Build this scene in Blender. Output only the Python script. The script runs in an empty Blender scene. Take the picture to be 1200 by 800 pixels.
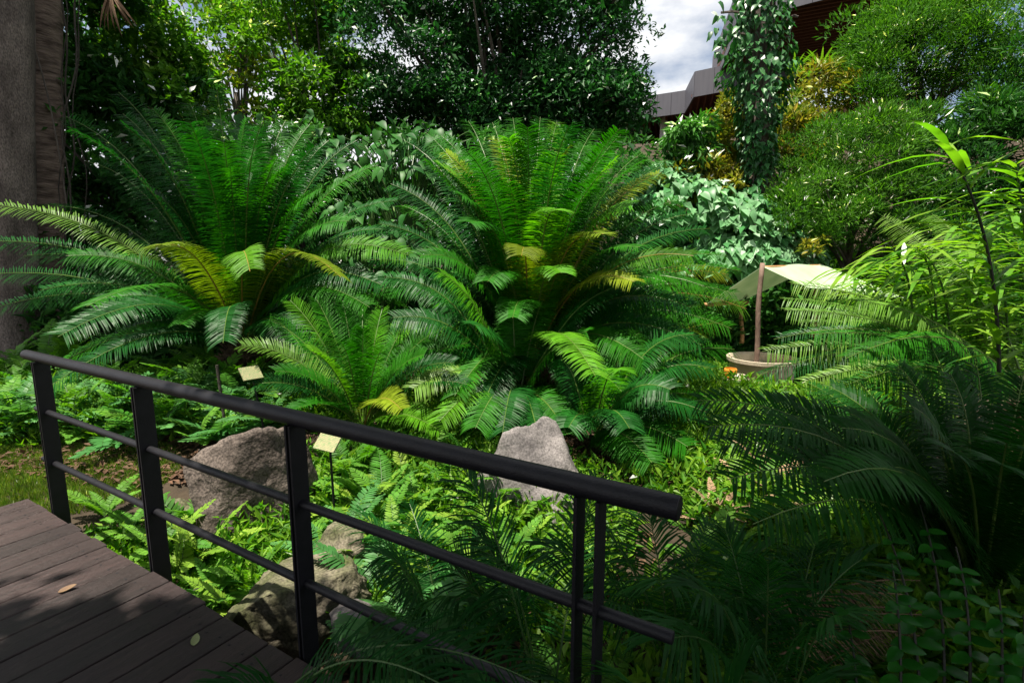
import bpy, math, random
from mathutils.geometry import tessellate_polygon
import numpy as np
from mathutils import Vector, Matrix, noise as mnoise
R = math.radians
random.seed(7); rng = np.random.default_rng(11)
sc = bpy.context.scene
col = sc.collection

# ------------------------------------------------------------------ camera
FPX = 620.0; PITCH = math.atan(95/620); EYE = 1.6
cam = bpy.data.cameras.new('camera'); camo = bpy.data.objects.new('camera', cam); col.objects.link(camo)
cam.sensor_width = 36; cam.lens = FPX/1200*36; cam.clip_end = 2000; cam.clip_start = 0.05
camo.location = (0, 0, EYE); camo.rotation_euler = (math.pi/2-PITCH, 0, 0)
sc.camera = camo
# ------------------------------------------------------------------ world and sun
SUN_EL = R(74); SUN_AZ = Vector((-0.65, -0.55, 0)).normalized()      # towards the sun, in plan
w = bpy.data.worlds.new('World'); sc.world = w; w.use_nodes = True
nt = w.node_tree; nt.nodes.clear()
def N(t, **k):
    n = nt.nodes.new(t)
    for a, b in k.items(): setattr(n, a, b)
    return n
sky = N('ShaderNodeTexSky', sky_type='NISHITA', sun_disc=False)
sky.sun_elevation = SUN_EL; sky.sun_rotation = math.atan2(SUN_AZ.x, SUN_AZ.y)
sky.air_density = 1.0; sky.dust_density = 0.9; sky.ozone_density = 1.4
tc = N('ShaderNodeTexCoord'); mp = N('ShaderNodeMapping'); mp.inputs['Scale'].default_value = (1, 1, 2.2)
mp.inputs['Location'].default_value = (0, 0, 0)
cn = N('ShaderNodeTexNoise'); cn.inputs['Scale'].default_value = 2.1; cn.inputs['Detail'].default_value = 7; cn.inputs['Roughness'].default_value = .55
cr = N('ShaderNodeValToRGB'); cr.color_ramp.elements[0].position = .40; cr.color_ramp.elements[1].position = .52
mx = N('ShaderNodeMixRGB'); mx.inputs[2].default_value = (8.6, 8.7, 8.9, 1)
bg = N('ShaderNodeBackground'); bg.inputs[1].default_value = 0.05
out = N('ShaderNodeOutputWorld')
L = nt.links.new
L(tc.outputs['Generated'], mp.inputs[0]); L(mp.outputs[0], cn.inputs['Vector']); L(cn.outputs['Fac'], cr.inputs[0])
L(cr.outputs[0], mx.inputs[0]); L(sky.outputs[0], mx.inputs[1]); L(mx.outputs[0], bg.inputs[0]); L(bg.outputs[0], out.inputs[0])
sun = bpy.data.lights.new('sun', 'SUN'); sun.energy = 5.0; sun.angle = R(0.5); sun.color = (1, .93, .80)
suno = bpy.data.objects.new('sun', sun); col.objects.link(suno)
to_sun = (SUN_AZ*math.cos(SUN_EL) + Vector((0, 0, math.sin(SUN_EL)))).normalized()
suno.rotation_euler = (-to_sun).to_track_quat('-Z', 'Y').to_euler(); suno.location = (0, 0, 30)
vs = sc.view_settings; vs.view_transform = 'Standard'; vs.look = 'None'; vs.exposure = 1.3; vs.gamma = 1; vs.use_curve_mapping = False
sc.render.engine = 'CYCLES'
cy = sc.cycles; cy.max_bounces = 6; cy.diffuse_bounces = 1; cy.glossy_bounces = 2; cy.transmission_bounces = 4; cy.transparent_max_bounces = 4
cy.caustics_reflective = False; cy.caustics_refractive = False; cy.use_denoising = True; cy.sample_clamp_indirect = 4

# ------------------------------------------------------------------ helpers
def ray(u, v):
    x = (u-600)/FPX; y = -(v-400)/FPX
    return Vector((x, math.cos(PITCH)+y*math.sin(PITCH), -math.sin(PITCH)+y*math.cos(PITCH)))
def at(u, v, Y):
    d = ray(u, v); t = Y/d.y
    return Vector((t*d.x, Y, EYE+t*d.z))
def sstep(a, b, x):
    t = min(1, max(0, (x-a)/(b-a))); return t*t*(3-2*t)
def height(x, y):
    """the lie of the land, in metres"""
    h = -0.16
    h -= 0.42*math.exp(-(((x+0.3)/2.3)**2 + ((y-2.6)/1.5)**2))
    h += 0.06*mnoise.noise((x*.7, y*.7, 3.1)) + 0.025*mnoise.noise((x*2.3, y*2.3, 8))
    h += 0.30*math.exp(-(((x-.4)/2.4)**2 + ((y-6.3)/1.6)**2))            # low mound under the cycads
    h += 0.30*math.exp(-(((x+3.2)/2.0)**2 + ((y-7)/1.5)**2))
    h += 6.0*sstep(8.5, 21, y + .25*(x-4))*sstep(-1.0, 4.5, x) + 1.2*sstep(9, 20, y)*(1-sstep(-1, 4.5, x))
    return h
def link(o, parent=None):
    col.objects.link(o)
    if parent is not None: o.parent = parent
    return o
def tag(o, label=None, cat=None, group=None, kind=None):
    if label: o['label'] = label
    if cat: o['category'] = cat
    if group: o['group'] = group
    if kind: o['kind'] = kind
    return o
def empty(name, loc, label, cat, group=None):
    o = bpy.data.objects.new(name, None); o.location = loc; o.empty_display_size = .1
    link(o); return tag(o, label, cat, group)
def mk(name, V, tris=None, quads=None, mats=(), midx=None, smooth=False, var=None):
    """mesh from arrays; midx / var are per face, triangles first"""
    me = bpy.data.meshes.new(name)
    V = np.asarray(V, dtype=np.float32).reshape(-1, 3)
    tris = np.zeros((0, 3), int) if tris is None else np.asarray(tris).reshape(-1, 3)
    quads = np.zeros((0, 4), int) if quads is None else np.asarray(quads).reshape(-1, 4)
    nf = len(tris)+len(quads)
    me.vertices.add(len(V)); me.vertices.foreach_set('co', V.ravel())
    me.loops.add(tris.size+quads.size)
    me.loops.foreach_set('vertex_index', np.concatenate([tris.ravel(), quads.ravel()]).astype(np.int32))
    me.polygons.add(nf)
    tot = np.concatenate([np.full(len(tris), 3), np.full(len(quads), 4)]).astype(np.int32)
    st = np.concatenate([[0], np.cumsum(tot)[:-1]]).astype(np.int32) if nf else tot
    me.polygons.foreach_set('loop_start', st)
    try: me.polygons.foreach_set('loop_total', tot)
    except Exception: pass
    for m in mats: me.materials.append(m)
    if midx is not None: me.polygons.foreach_set('material_index', np.asarray(midx, dtype=np.int32))
    if var is not None:
        a = me.attributes.new('var', 'FLOAT', 'FACE'); a.data.foreach_set('value', np.asarray(var, dtype=np.float32))
    me.update(calc_edges=True); me.validate()
    me.polygons.foreach_set('use_smooth', np.full(len(me.polygons), bool(smooth)))
    return me
class MB:
    def __init__(s): s.V = []; s.T = []; s.Q = []; s.n = 0
    def add(s, V, T=None, Q=None):
        V = np.asarray(V, float).reshape(-1, 3)
        if T is not None and len(T): s.T.append(np.asarray(T)+s.n)
        if Q is not None and len(Q): s.Q.append(np.asarray(Q)+s.n)
        s.V.append(V); s.n += len(V)
    def box(s, c, size, M=None):
        hx, hy, hz = [k/2 for k in size]
        V = np.array([(x, y, z) for x in (-hx, hx) for y in (-hy, hy) for z in (-hz, hz)])
        if M is not None: V = V @ np.array(M.to_3x3()).T
        s.add(V+np.array(c), Q=[(0, 1, 3, 2), (4, 6, 7, 5), (0, 4, 5, 1), (2, 3, 7, 6), (0, 2, 6, 4), (1, 5, 7, 3)])
    def tube(s, pts, rad, k=8, cap=True, jit=0):
        P = np.asarray([tuple(p) for p in pts], float); m = len(P)
        rad = np.broadcast_to(np.asarray(rad, float), (m,))
        T = np.gradient(P, axis=0); T /= np.linalg.norm(T, axis=1)[:, None]+1e-9
        ref = np.array((0, 0, 1.)) if abs(T[0, 2]) < .8 else np.array((1., 0, 0))
        S = np.cross(T, ref); S /= np.linalg.norm(S, axis=1)[:, None]+1e-9; U = np.cross(S, T)
        a = np.linspace(0, 2*np.pi, k, endpoint=False)
        rr = rad[:, None]*(1+jit*rng.standard_normal((m, k)))
        V = P[:, None]+rr[..., None]*(np.cos(a)[None, :, None]*S[:, None]+np.sin(a)[None, :, None]*U[:, None])
        i = np.arange(m-1)[:, None]*k; j = np.arange(k)[None]; jn = (j+1) % k
        Q = np.stack([i+j, i+jn, i+k+jn, i+k+j], -1).reshape(-1, 4)
        V = V.reshape(-1, 3); Tt = []
        if cap:
            V = np.vstack([V, P[0], P[-1]])
            Tt = [(m*k, (q+1) % k, q) for q in range(k)]+[(m*k+1, (m-1)*k+q, (m-1)*k+(q+1) % k) for q in range(k)]
        s.add(V, T=Tt, Q=Q)
    def mesh(s, name, mats, smooth=False):
        if not isinstance(mats, (list, tuple)): mats = [mats]
        return mk(name, np.vstack(s.V), np.vstack(s.T) if s.T else None, np.vstack(s.Q) if s.Q else None, mats, smooth=smooth)
    def obj(s, name, mats, parent=None, smooth=False):
        return link(bpy.data.objects.new(name, s.mesh(name, mats, smooth)), parent)
def bez(p0, p1, p2, n):
    t = np.linspace(0, 1, n)[:, None]
    p0, p1, p2 = [np.array(tuple(p), float) for p in (p0, p1, p2)]
    return (1-t)**2*p0+2*t*(1-t)*p1+t*t*p2

# ------------------------------------------------------------------ materials
def material(name):
    m = bpy.data.materials.new(name); m.use_nodes = True
    t = m.node_tree; b = t.nodes['Principled BSDF']
    return m, t, b
def leaf_mat(name, cols, trans, src='object', rough=.45, tmix=.34, nscale=5, nmix=.35, spec=.2):
    """glossy leaf that lets light through; colour varies leaf to leaf (src) and with a soft mottling"""
    m, t, b = material(name); nn = t.nodes.new; lk = t.links.new
    if src == 'object':
        s = nn('ShaderNodeObjectInfo').outputs['Random']
    else:
        a = nn('ShaderNodeAttribute'); a.attribute_name = 'var'; s = a.outputs['Fac']
    ramp = nn('ShaderNodeValToRGB'); e = ramp.color_ramp.elements
    for i, c in enumerate(cols):
        p = i/(len(cols)-1)
        k = e[0] if i == 0 else (e[1] if i == len(cols)-1 else e.new(p))
        k.position = p; k.color = (*c, 1)
    lk(s, ramp.inputs[0])
    co = nn('ShaderNodeTexCoord'); no = nn('ShaderNodeTexNoise'); no.inputs['Scale'].default_value = nscale; no.inputs['Detail'].default_value = 3
    lk(co.outputs['Object'], no.inputs['Vector'])
    mr = nn('ShaderNodeMapRange'); mr.inputs[1].default_value = .3; mr.inputs[2].default_value = .7
    mr.inputs[3].default_value = 1-nmix; mr.inputs[4].default_value = 1+nmix
    lk(no.outputs['Fac'], mr.inputs[0])
    mul = nn('ShaderNodeMixRGB'); mul.blend_type = 'MULTIPLY'; mul.inputs[0].default_value = 1
    lk(ramp.outputs[0], mul.inputs[1]); lk(mr.outputs[0], mul.inputs[2])
    lk(mul.outputs[0], b.inputs['Base Color'])
    b.inputs['Roughness'].default_value = rough; b.inputs['Specular IOR Level'].default_value = spec
    tr = nn('ShaderNodeBsdfTranslucent'); tm = nn('ShaderNodeMixRGB'); tm.blend_type = 'MULTIPLY'; tm.inputs[0].default_value = 1
    tm.inputs[2].default_value = (*trans, 1); lk(mul.outputs[0], tm.inputs[1]); lk(tm.outputs[0], tr.inputs[0])
    ms = nn('ShaderNodeMixShader'); ms.inputs[0].default_value = tmix
    lk(b.outputs[0], ms.inputs[1]); lk(tr.outputs[0], ms.inputs[2])
    lk(ms.outputs[0], t.nodes['Material Output'].inputs[0])
    return m
def rough_mat(name, cols, scale=4, rough=.8, bump=.3, bscale=20, detail=6, stretch=(1, 1, 1), spec=.3, pos=None, coord='Object', objrand=0, speck=0):
    m, t, b = material(name); nn = t.nodes.new; lk = t.links.new
    co = nn('ShaderNodeTexCoord'); mpn = nn('ShaderNodeMapping'); mpn.inputs['Scale'].default_value = stretch
    lk(co.outputs[coord], mpn.inputs[0])
    no = nn('ShaderNodeTexNoise'); no.inputs['Scale'].default_value = scale; no.inputs['Detail'].default_value = detail; no.inputs['Roughness'].default_value = .62
    lk(mpn.outputs[0], no.inputs['Vector'])
    ramp = nn('ShaderNodeValToRGB'); e = ramp.color_ramp.elements
    for i, c in enumerate(cols):
        p = pos[i] if pos else .3+.42*i/(len(cols)-1)
        k = e[0] if i == 0 else (e[1] if i == len(cols)-1 else e.new(p))
        k.position = p; k.color = (*c, 1)
    lk(no.outputs['Fac'], ramp.inputs[0])
    src = ramp.outputs[0]
    if objrand:
        oi = nn('ShaderNodeObjectInfo'); mr = nn('ShaderNodeMapRange'); mr.inputs[3].default_value = 1-objrand; mr.inputs[4].default_value = 1+objrand
        lk(oi.outputs['Random'], mr.inputs[0]); mu = nn('ShaderNodeMixRGB'); mu.blend_type = 'MULTIPLY'; mu.inputs[0].default_value = 1
        lk(src, mu.inputs[1]); lk(mr.outputs[0], mu.inputs[2]); src = mu.outputs[0]
    if speck:
        n3 = nn('ShaderNodeTexNoise'); n3.inputs['Scale'].default_value = 70; n3.inputs['Detail'].default_value = 5; lk(mpn.outputs[0], n3.inputs['Vector'])
        mr = nn('ShaderNodeMapRange'); mr.inputs[1].default_value = .32; mr.inputs[2].default_value = .68; mr.inputs[3].default_value = 1-speck; mr.inputs[4].default_value = 1+speck
        lk(n3.outputs['Fac'], mr.inputs[0]); mu = nn('ShaderNodeMixRGB'); mu.blend_type = 'MULTIPLY'; mu.inputs[0].default_value = 1
        lk(src, mu.inputs[1]); lk(mr.outputs[0], mu.inputs[2]); src = mu.outputs[0]
    lk(src, b.inputs['Base Color'])
    b.inputs['Roughness'].default_value = rough; b.inputs['Specular IOR Level'].default_value = spec
    if bump:
        n2 = nn('ShaderNodeTexNoise'); n2.inputs['Scale'].default_value = bscale; n2.inputs['Detail'].default_value = 8
        lk(mpn.outputs[0], n2.inputs['Vector'])
        bp = nn('ShaderNodeBump'); bp.inputs['Strength'].default_value = bump; bp.inputs['Distance'].default_value = .03
        lk(n2.outputs['Fac'], bp.inputs['Height']); lk(bp.outputs[0], b.inputs['Normal'])
    return m
M = {}
M['soil'] = rough_mat('soil', [(.014, .011, .007), (.035, .025, .016), (.065, .045, .028)], 3.2, .95, .8, 14)
M['deck'] = rough_mat('deck_timber', [(.010, .005, .005), (.023, .012, .012), (.044, .026, .025)], 3, .5, .45, 30, stretch=(1, 12, 12), spec=.35, objrand=.38, speck=.3)
M['metal'] = rough_mat('painted_rail', [(.0045, .0045, .006), (.010, .0095, .013)], 14, .5, .12, 160, spec=.28)
M['rock'] = rough_mat('granite', [(.032, .024, .019), (.074, .058, .048), (.145, .118, .102)], 3.4, .9, 1.0, 14, detail=10, speck=.6)
M['rock_pale'] = rough_mat('pale_granite', [(.075, .068, .068), (.145, .132, .130), (.235, .212, .207)], 2.6, .82, .9, 9, detail=10, speck=.4)
M['rock_moss'] = rough_mat('mossy_rock', [(.034, .046, .007), (.070, .078, .016), (.11, .092, .05), (.20, .165, .135)], 2.6, .9, .9, 13, detail=9, speck=.5, pos=[.34, .50, .60, .74])
M['bark'] = rough_mat('bark', [(.05, .04, .034), (.12, .10, .085), (.19, .16, .14)], 5, .9, .8, 16, stretch=(1, 1, .35))
M['bark_smooth'] = rough_mat('smooth_grey_bark', [(.06, .048, .042), (.13, .105, .092), (.23, .19, .165)], 3.5, .92, 1.0, 14, stretch=(1, 1, .4), speck=.5)
M['bark_rough'] = rough_mat('scaly_bark', [(.05, .033, .026), (.16, .105, .085), (.30, .22, .18)], 3.4, .92, 1.0, 9, stretch=(1, 1, 4.5))
M['twig'] = rough_mat('twig', [(.03, .025, .02), (.07, .06, .05)], 8, .85, .3, 30)
M['stem_green'] = rough_mat('green_stem', [(.03, .07, .015), (.06, .12, .03)], 8, .45, .1, 40)
M['stem_dark'] = rough_mat('dark_stem', [(.010, .012, .008), (.03, .03, .02)], 8, .5, .1, 40)
M['rachis'] = rough_mat('frond_rachis', [(.05, .10, .015), (.10, .16, .03)], 6, .42, .1, 40)
M['rachis_y'] = rough_mat('yellow_rachis', [(.20, .16, .03), (.26, .13, .03)], 6, .45, .1, 40)
M['caudex'] = rough_mat('cycad_trunk', [(.03, .02, .014), (.08, .055, .035), (.15, .10, .06)], 7, .95, 1.0, 22)
G = (1.5, 1.75, .32)
M['f_green'] = leaf_mat('frond_green', [(.014, .105, .003), (.036, .158, .004), (.022, .130, .004)], G, rough=.5, spec=.11)
M['f_bright'] = leaf_mat('frond_fresh', [(.055, .21, .006), (.090, .25, .010)], G, rough=.5, tmix=.42, spec=.14)
M['f_yellow'] = leaf_mat('frond_yellowing', [(.055, .18, .007), (.095, .21, .009), (.17, .225, .011)], (1.4, 1.5, .4), rough=.5, tmix=.42, nscale=1.6, nmix=.45, spec=.14)
M['f_dark'] = leaf_mat('frond_bluish', [(.005, .056, .006), (.011, .086, .009)], (1.2, 1.7, .5), rough=.42, tmix=.28, spec=.15)
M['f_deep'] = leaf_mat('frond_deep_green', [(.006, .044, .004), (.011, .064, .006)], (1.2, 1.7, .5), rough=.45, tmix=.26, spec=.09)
M['f_pale'] = leaf_mat('frond_pale', [(.085, .20, .020), (.13, .24, .035)], G, rough=.42, tmix=.38, spec=.22)
M['f_palm'] = leaf_mat('palm_leaflets', [(.005, .044, .006), (.012, .070, .009)], G, rough=.45, tmix=.28, spec=.10)
M['f_fern'] = leaf_mat('fern_green', [(.05, .17, .018), (.085, .23, .022), (.12, .27, .03)], G, rough=.5, tmix=.42)
M['f_fern_yellow'] = leaf_mat('fern_yellow_green', [(.13, .27, .025), (.22, .33, .04)], G, rough=.5, tmix=.42)
M['f_fern_blue'] = leaf_mat('fern_blue_green', [(.045, .16, .040), (.085, .22, .060)], (1.4, 1.7, .7), rough=.42, tmix=.32)
M['dead'] = rough_mat('dry_leaf', [(.10, .055, .028), (.22, .13, .07), (.32, .21, .13)], 4, .85, .2, 30, objrand=.3)
M['l_dense'] = leaf_mat('leaf_dense_tree', [(.008, .044, .013), (.016, .078, .018), (.036, .14, .030)], (1.1, 1.6, .7), 'var', rough=.45, tmix=.24, spec=.22)
M['l_bright'] = leaf_mat('leaf_bright_tree', [(.035, .14, .014), (.07, .20, .018), (.13, .27, .022)], G, 'var', rough=.5, tmix=.38, spec=.12)
M['l_small'] = leaf_mat('leaf_small_tree', [(.03, .13, .02), (.055, .19, .03), (.09, .24, .04)], (1.2, 1.6, .5), 'var', rough=.4, tmix=.32, spec=.3)
M['l_airy'] = leaf_mat('leaf_airy_tree', [(.05, .16, .015), (.11, .23, .018), (.22, .22, .03)], G, 'var', rough=.42, tmix=.45)
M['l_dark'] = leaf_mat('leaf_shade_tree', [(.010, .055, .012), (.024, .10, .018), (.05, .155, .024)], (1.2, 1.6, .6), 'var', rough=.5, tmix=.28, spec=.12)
M['l_hedge'] = leaf_mat('leaf_narrow_hedge', [(.024, .095, .012), (.052, .16, .018), (.10, .24, .028)], G, 'var', rough=.5, tmix=.34, spec=.1)
M['l_croton'] = leaf_mat('leaf_yellow_croton', [(.06, .17, .014), (.19, .27, .022), (.34, .36, .03), (.36, .28, .035)], (1.1, 1.2, .4), 'var', rough=.4, tmix=.36)
M['l_vine'] = leaf_mat('vine_leaf', [(.05, .20, .055), (.10, .28, .10), (.19, .36, .18)], (1.4, 1.7, .6), rough=.42, tmix=.3, spec=.38)
M['l_vine_v'] = leaf_mat('vine_leaf_mass', [(.05, .20, .055), (.10, .28, .10), (.19, .36, .18)], (1.4, 1.7, .6), 'var', rough=.42, tmix=.3, spec=.38)
M['l_big'] = leaf_mat('broad_leaf', [(.020, .10, .018), (.045, .16, .026)], G, rough=.45, tmix=.36, spec=.2)
M['l_cover'] = leaf_mat('ground_cover_leaf', [(.03, .13, .010), (.075, .22, .014), (.17, .31, .025)], G, 'var', rough=.45, tmix=.38)
M['l_litter'] = leaf_mat('litter_leaf', [(.09, .055, .034), (.20, .135, .085), (.30, .22, .15), (.12, .065, .040)], (1, .9, .7), 'var', rough=.8, tmix=.1)
M['l_grass'] = leaf_mat('grass_blade', [(.06, .15, .012), (.11, .20, .02), (.18, .22, .04)], G, 'var', rough=.55, tmix=.3)
M['l_bamboo'] = leaf_mat('cane_leaf', [(.07, .22, .016), (.12, .28, .022), (.19, .32, .03)], G, rough=.36, tmix=.42)
M['l_zz'] = leaf_mat('oval_leaf', [(.010, .085, .006), (.018, .12, .009)], G, rough=.3, tmix=.3)

# ------------------------------------------------------------------ foliage builders
def frond_arrays(p0, p1, p2, n=80, Ln=.28, W=.016, a0=84, a1=42, vee=22, droop=.22, twist=0, pet=.14, tipf=.5, rr=.012, louver=14, seg=14, jit=.03, rc=0., lj=6):
    S0 = 40
    P = bez(p0, p1, p2, S0)
    if rc:                                         # the last third bends over
        hv = np.array([P[-1, 0]-P[0, 0], P[-1, 1]-P[0, 1], 0.]); Lc = np.linalg.norm(P[-1]-P[0]); hv /= np.linalg.norm(hv)+1e-6
        q_ = np.clip((np.linspace(0, 1, S0)-.55)/.45, 0, 1)[:, None]**2
        P = P+q_*Lc*rc*(hv*.9-np.array([0, 0, 1.]))
    T = np.gradient(P, axis=0); T /= np.linalg.norm(T, axis=1)[:, None]
    hz = np.array([P[-1, 0]-P[0, 0], P[-1, 1]-P[0, 1], 0.]); l = np.linalg.norm(hz)
    hz = hz/l if l > 1e-4 else np.array([1., 0, 0])
    side = np.array([hz[1], -hz[0], 0]); cs, sn = math.cos(R(twist)), math.sin(R(twist))
    V = []; Q = []; Tr = []; n0 = 0
    ts = np.linspace(pet, .985, n)
    for sgn in (-1, 1):
        t = np.clip(ts + rng.normal(0, .18/n, n), 0, 1); x = t*(S0-1); i = np.clip(x.astype(int), 0, S0-2); f = (x-i)[:, None]
        p = P[i]*(1-f)+P[i+1]*f; tg = T[i]*(1-f)+T[i+1]*f; tg /= np.linalg.norm(tg, axis=1)[:, None]
        s_ = np.broadcast_to(side, tg.shape); nr = np.cross(s_, tg)
        s2 = s_*cs+nr*sn; nr = nr*cs-s_*sn
        q = (t-pet)/(1-pet)
        ln = Ln*np.minimum(1, .45+q/.22)*np.where(q > .5, 1-(1-tipf)*(np.maximum(q-.5, 0)/.5)**1.8, 1)*(1+rng.normal(0, jit, n))
        a = np.radians(a0+(a1-a0)*q+rng.normal(0, 3, n)); ve = np.radians(vee+rng.normal(0, lj*.5, n))[:, None]
        d = np.cos(a)[:, None]*tg+np.sin(a)[:, None]*(sgn*s2*np.cos(ve)+nr*np.sin(ve))
        wd = tg-(tg*d).sum(1)[:, None]*d; wd /= np.linalg.norm(wd, axis=1)[:, None]
        bn = np.cross(d, wd)*sgn; lo = np.radians(louver+rng.normal(0, lj, n))[:, None]
        wd = wd*np.cos(lo)-bn*np.sin(lo)
        dn = -(np.array([0, 0, 1.])*.65+nr*.35)
        rows = []
        dr = droop*(1+rng.normal(0, .2, n))[:, None]
        for s, wf in ((0., .5), (.35, 1.), (.75, .72), (1., 0)):
            c = p+d*(ln*s)[:, None]+dn*dr*(ln*s*s)[:, None]
            if wf: rows += [c-wd*W*wf/2, c+wd*W*wf/2]
            else: rows += [c]
        A = np.stack(rows, 1)                      # n,7,3
        b = n0+np.arange(n)[:, None]*7
        for o in (0, 2): Q.append(b+np.array([[o, o+1, o+3, o+2]]))
        Tr.append(b+np.array([[4, 5, 6]])); V.append(A.reshape(-1, 3)); n0 += n*7
    nq = sum(map(len, Q)); ntr = sum(map(len, Tr))
    mb = MB(); mb.tube(P[np.linspace(0, S0-1, seg).astype(int)], np.linspace(rr, rr*.22, seg), 5, cap=False)
    V.append(np.vstack(mb.V)); Q2 = np.vstack(mb.Q)+n0
    quads = np.vstack(Q+[Q2]); tris = np.vstack(Tr)
    midx = np.concatenate([np.zeros(ntr), np.zeros(nq), np.ones(len(Q2))])
    return np.vstack(V), tris, quads, midx
def frond_mesh(p0, p1, p2, mat, rach, **k):
    V, t, q, m = frond_arrays(p0, p1, p2, **k)
    return mk('frond', V, t, q, [mat, rach], m, smooth=False)
def add_frond(root, p0, tip, lift, mat, rach=None, pull=.08, **k):
    """p0, tip in world; the frond hangs on an Empty at the plant's base"""
    o0 = root.location
    a = Vector(p0)-o0; b = Vector(tip)-o0; Lf = (b-a).length; b = b+Vector((0, 0, k.get('rc', 0)*Lf*1.05))
    c = (a+b)/2 + Vector((0, 0, lift*Lf)) - Vector((b.x-a.x, b.y-a.y, 0))*pull
    me = frond_mesh(a, c, b, mat, rach or M['rachis'], **k)
    return link(bpy.data.objects.new('frond', me), root)
def caudex(root, top, r):
    """stout cycad stem armoured with old leaf bases"""
    h = max(.12, top); mb = MB(); zs = np.linspace(-.1, h, 7)
    mb.tube([(0, 0, z) for z in zs], [r*.92, r, r*1.05, r*1.05, r, r*.8, r*.35], 14, jit=.05)
    nrow = max(3, int(h/.07))
    for i in range(nrow):
        z = (i+.5)*h/nrow; rr = r*(1.0 if z < h*.75 else .8)
        for j in range(14):
            a = (j+.5*(i % 2))/14*2*math.pi; c, s = math.cos(a), math.sin(a)
            q = Vector((c*rr, s*rr, z)); tt = q+Vector((c*.07, s*.07, .05)); sd = Vector((-s, c, 0))*.035
            mb.add([q-sd-Vector((0, 0, .03)), q+sd-Vector((0, 0, .03)), q+sd+Vector((0, 0, .02)), q-sd+Vector((0, 0, .02)), tt],
                   T=[(0, 1, 4), (1, 2, 4), (2, 3, 4), (3, 0, 4)])
    return mb.obj('trunk', M['caudex'], root)
def cycad(name, label, bu, bv, Y, fronds, extra=0, elen=2.2, group=None, fk=None, emats=('f_green',), r=.2, eel=(25, 75), low=0):
    B = at(bu, bv, Y); gz = height(B.x, B.y)
    root = empty(name, (B.x, B.y, gz), label, 'cycad', group)
    fk = dict(fk or {})
    if B.z-gz > .05: caudex(root, B.z-gz, r)
    for f in fronds:
        u, v, ty, lift, mk_ = f[:5]; kk = dict(fk); kk.update(f[5] if len(f) > 5 else {})
        tip = at(u, v, ty); hd = Vector((tip.x-B.x, tip.y-B.y, 0)); hd = hd.normalized() if hd.length > 1e-3 else hd
        tw = kk.pop('twist', rng.uniform(-14, 14)-kk.pop('face', 30)*hd.x); kk.pop('face', 0)
        add_frond(root, B+hd*r*.35, tip, lift, M[mk_], M['rachis_y'] if mk_ in ('f_yellow',) else None, twist=tw, **kk)
    for i in range(extra):
        a = 2*math.pi*(i+rng.uniform(0, .9))/extra; el = R(rng.uniform(*eel)); l = elen*rng.uniform(.8, 1.1)
        hd = Vector((math.cos(a), math.sin(a), 0))
        tip = B+hd*l*math.cos(el)+Vector((0, 0, l*math.sin(el)*.9))
        add_frond(root, B+hd*r*.35, tip, rng.uniform(.12, .26), M[emats[i % len(emats)]], twist=rng.uniform(-15, 15), **fk)
    for i in range(low):                           # old outer fronds, arching out and down round the base
        a = 2*math.pi*(i+rng.uniform(0, .9))/low; l = elen*rng.uniform(.62, .92); hd = Vector((math.cos(a), math.sin(a), 0))
        tip = B+hd*l*.92+Vector((0, 0, l*rng.uniform(-.12, .28)))
        add_frond(root, B+hd*r*.4, tip, rng.uniform(.26, .40), M[emats[i % len(emats)]], twist=rng.uniform(-18, 18)-24*hd.x, **fk)
    return root
def leaf_arrays(C, D, Nn, Ls, Ws, fold=.18, droop=.12, wide=.42):
    """one creased four-point leaf at each centre"""
    C, D, Nn = [np.asarray(a, float) for a in (C, D, Nn)]
    D = D/(np.linalg.norm(D, axis=1)[:, None]+1e-9)
    S = np.cross(D, Nn); S /= np.linalg.norm(S, axis=1)[:, None]+1e-9; U = np.cross(S, D)
    Ls = np.asarray(Ls)[:, None]; Ws = np.asarray(Ws)[:, None]
    V = np.stack([C, C+D*Ls*wide+S*Ws/2+U*Ws*fold, C+D*Ls-U*Ls*droop, C+D*Ls*wide-S*Ws/2+U*Ws*fold], 1)
    n = len(C); b = np.arange(n)[:, None]*4
    T = np.concatenate([b+np.array([[0, 1, 2]]), b+np.array([[0, 2, 3]])], 1).reshape(-1, 3)
    return V.reshape(-1, 3), T, np.repeat(rng.random(n), 2)
def rand_dirs(n):
    d = rng.standard_normal((n, 3)); return d/np.linalg.norm(d, axis=1)[:, None]
def crown_mesh(clumps, per, lf, wf, mat, up=.5, shell=.55, hang=.1, out=.6):
    Cs = []; Ds = []; Ns = []; Lx = []; va = []
    for (c, r) in clumps:
        n = int(per*rng.uniform(.75, 1.25)); d = rand_dirs(n); d[:, 2] = np.where(d[:, 2] < -.45, -d[:, 2], d[:, 2])
        rad = r*(shell+(1-shell)*rng.random(n))[:, None]*np.array([1, 1, .72])
        Cs.append(np.array(tuple(c))+d*rad); Ds.append(d*out+rand_dirs(n)*.7+np.array([0, 0, -hang]))
        Ns.append(np.array([0, 0, up])+d*.5+rand_dirs(n)*.45); Lx.append(lf*rng.uniform(.7, 1.15)*rng.uniform(.5, 1.3, n))
        va.append(np.clip(rng.normal(rng.uniform(.25, .75), .2, n), 0, 1))
    Lx = np.concatenate(Lx)
    V, T, _ = leaf_arrays(np.vstack(Cs), np.vstack(Ds), np.vstack(Ns), Lx, Lx*wf)
    return mk('crown', V, T, None, [mat], var=np.repeat(np.concatenate(va), 2))
def clumps_in(c, rad, n, r, bias=.35, zmin=None):
    out_ = []
    for _ in range(n):
        d = Vector(rand_dirs(1)[0]); k = bias+(1-bias)*rng.random()**.6
        q = Vector((c[0]+d.x*rad[0]*k, c[1]+d.y*rad[1]*k, c[2]+d.z*rad[2]*k))
        out_.append((q, r*rng.uniform(.65, 1.3)))
    return out_
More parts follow.
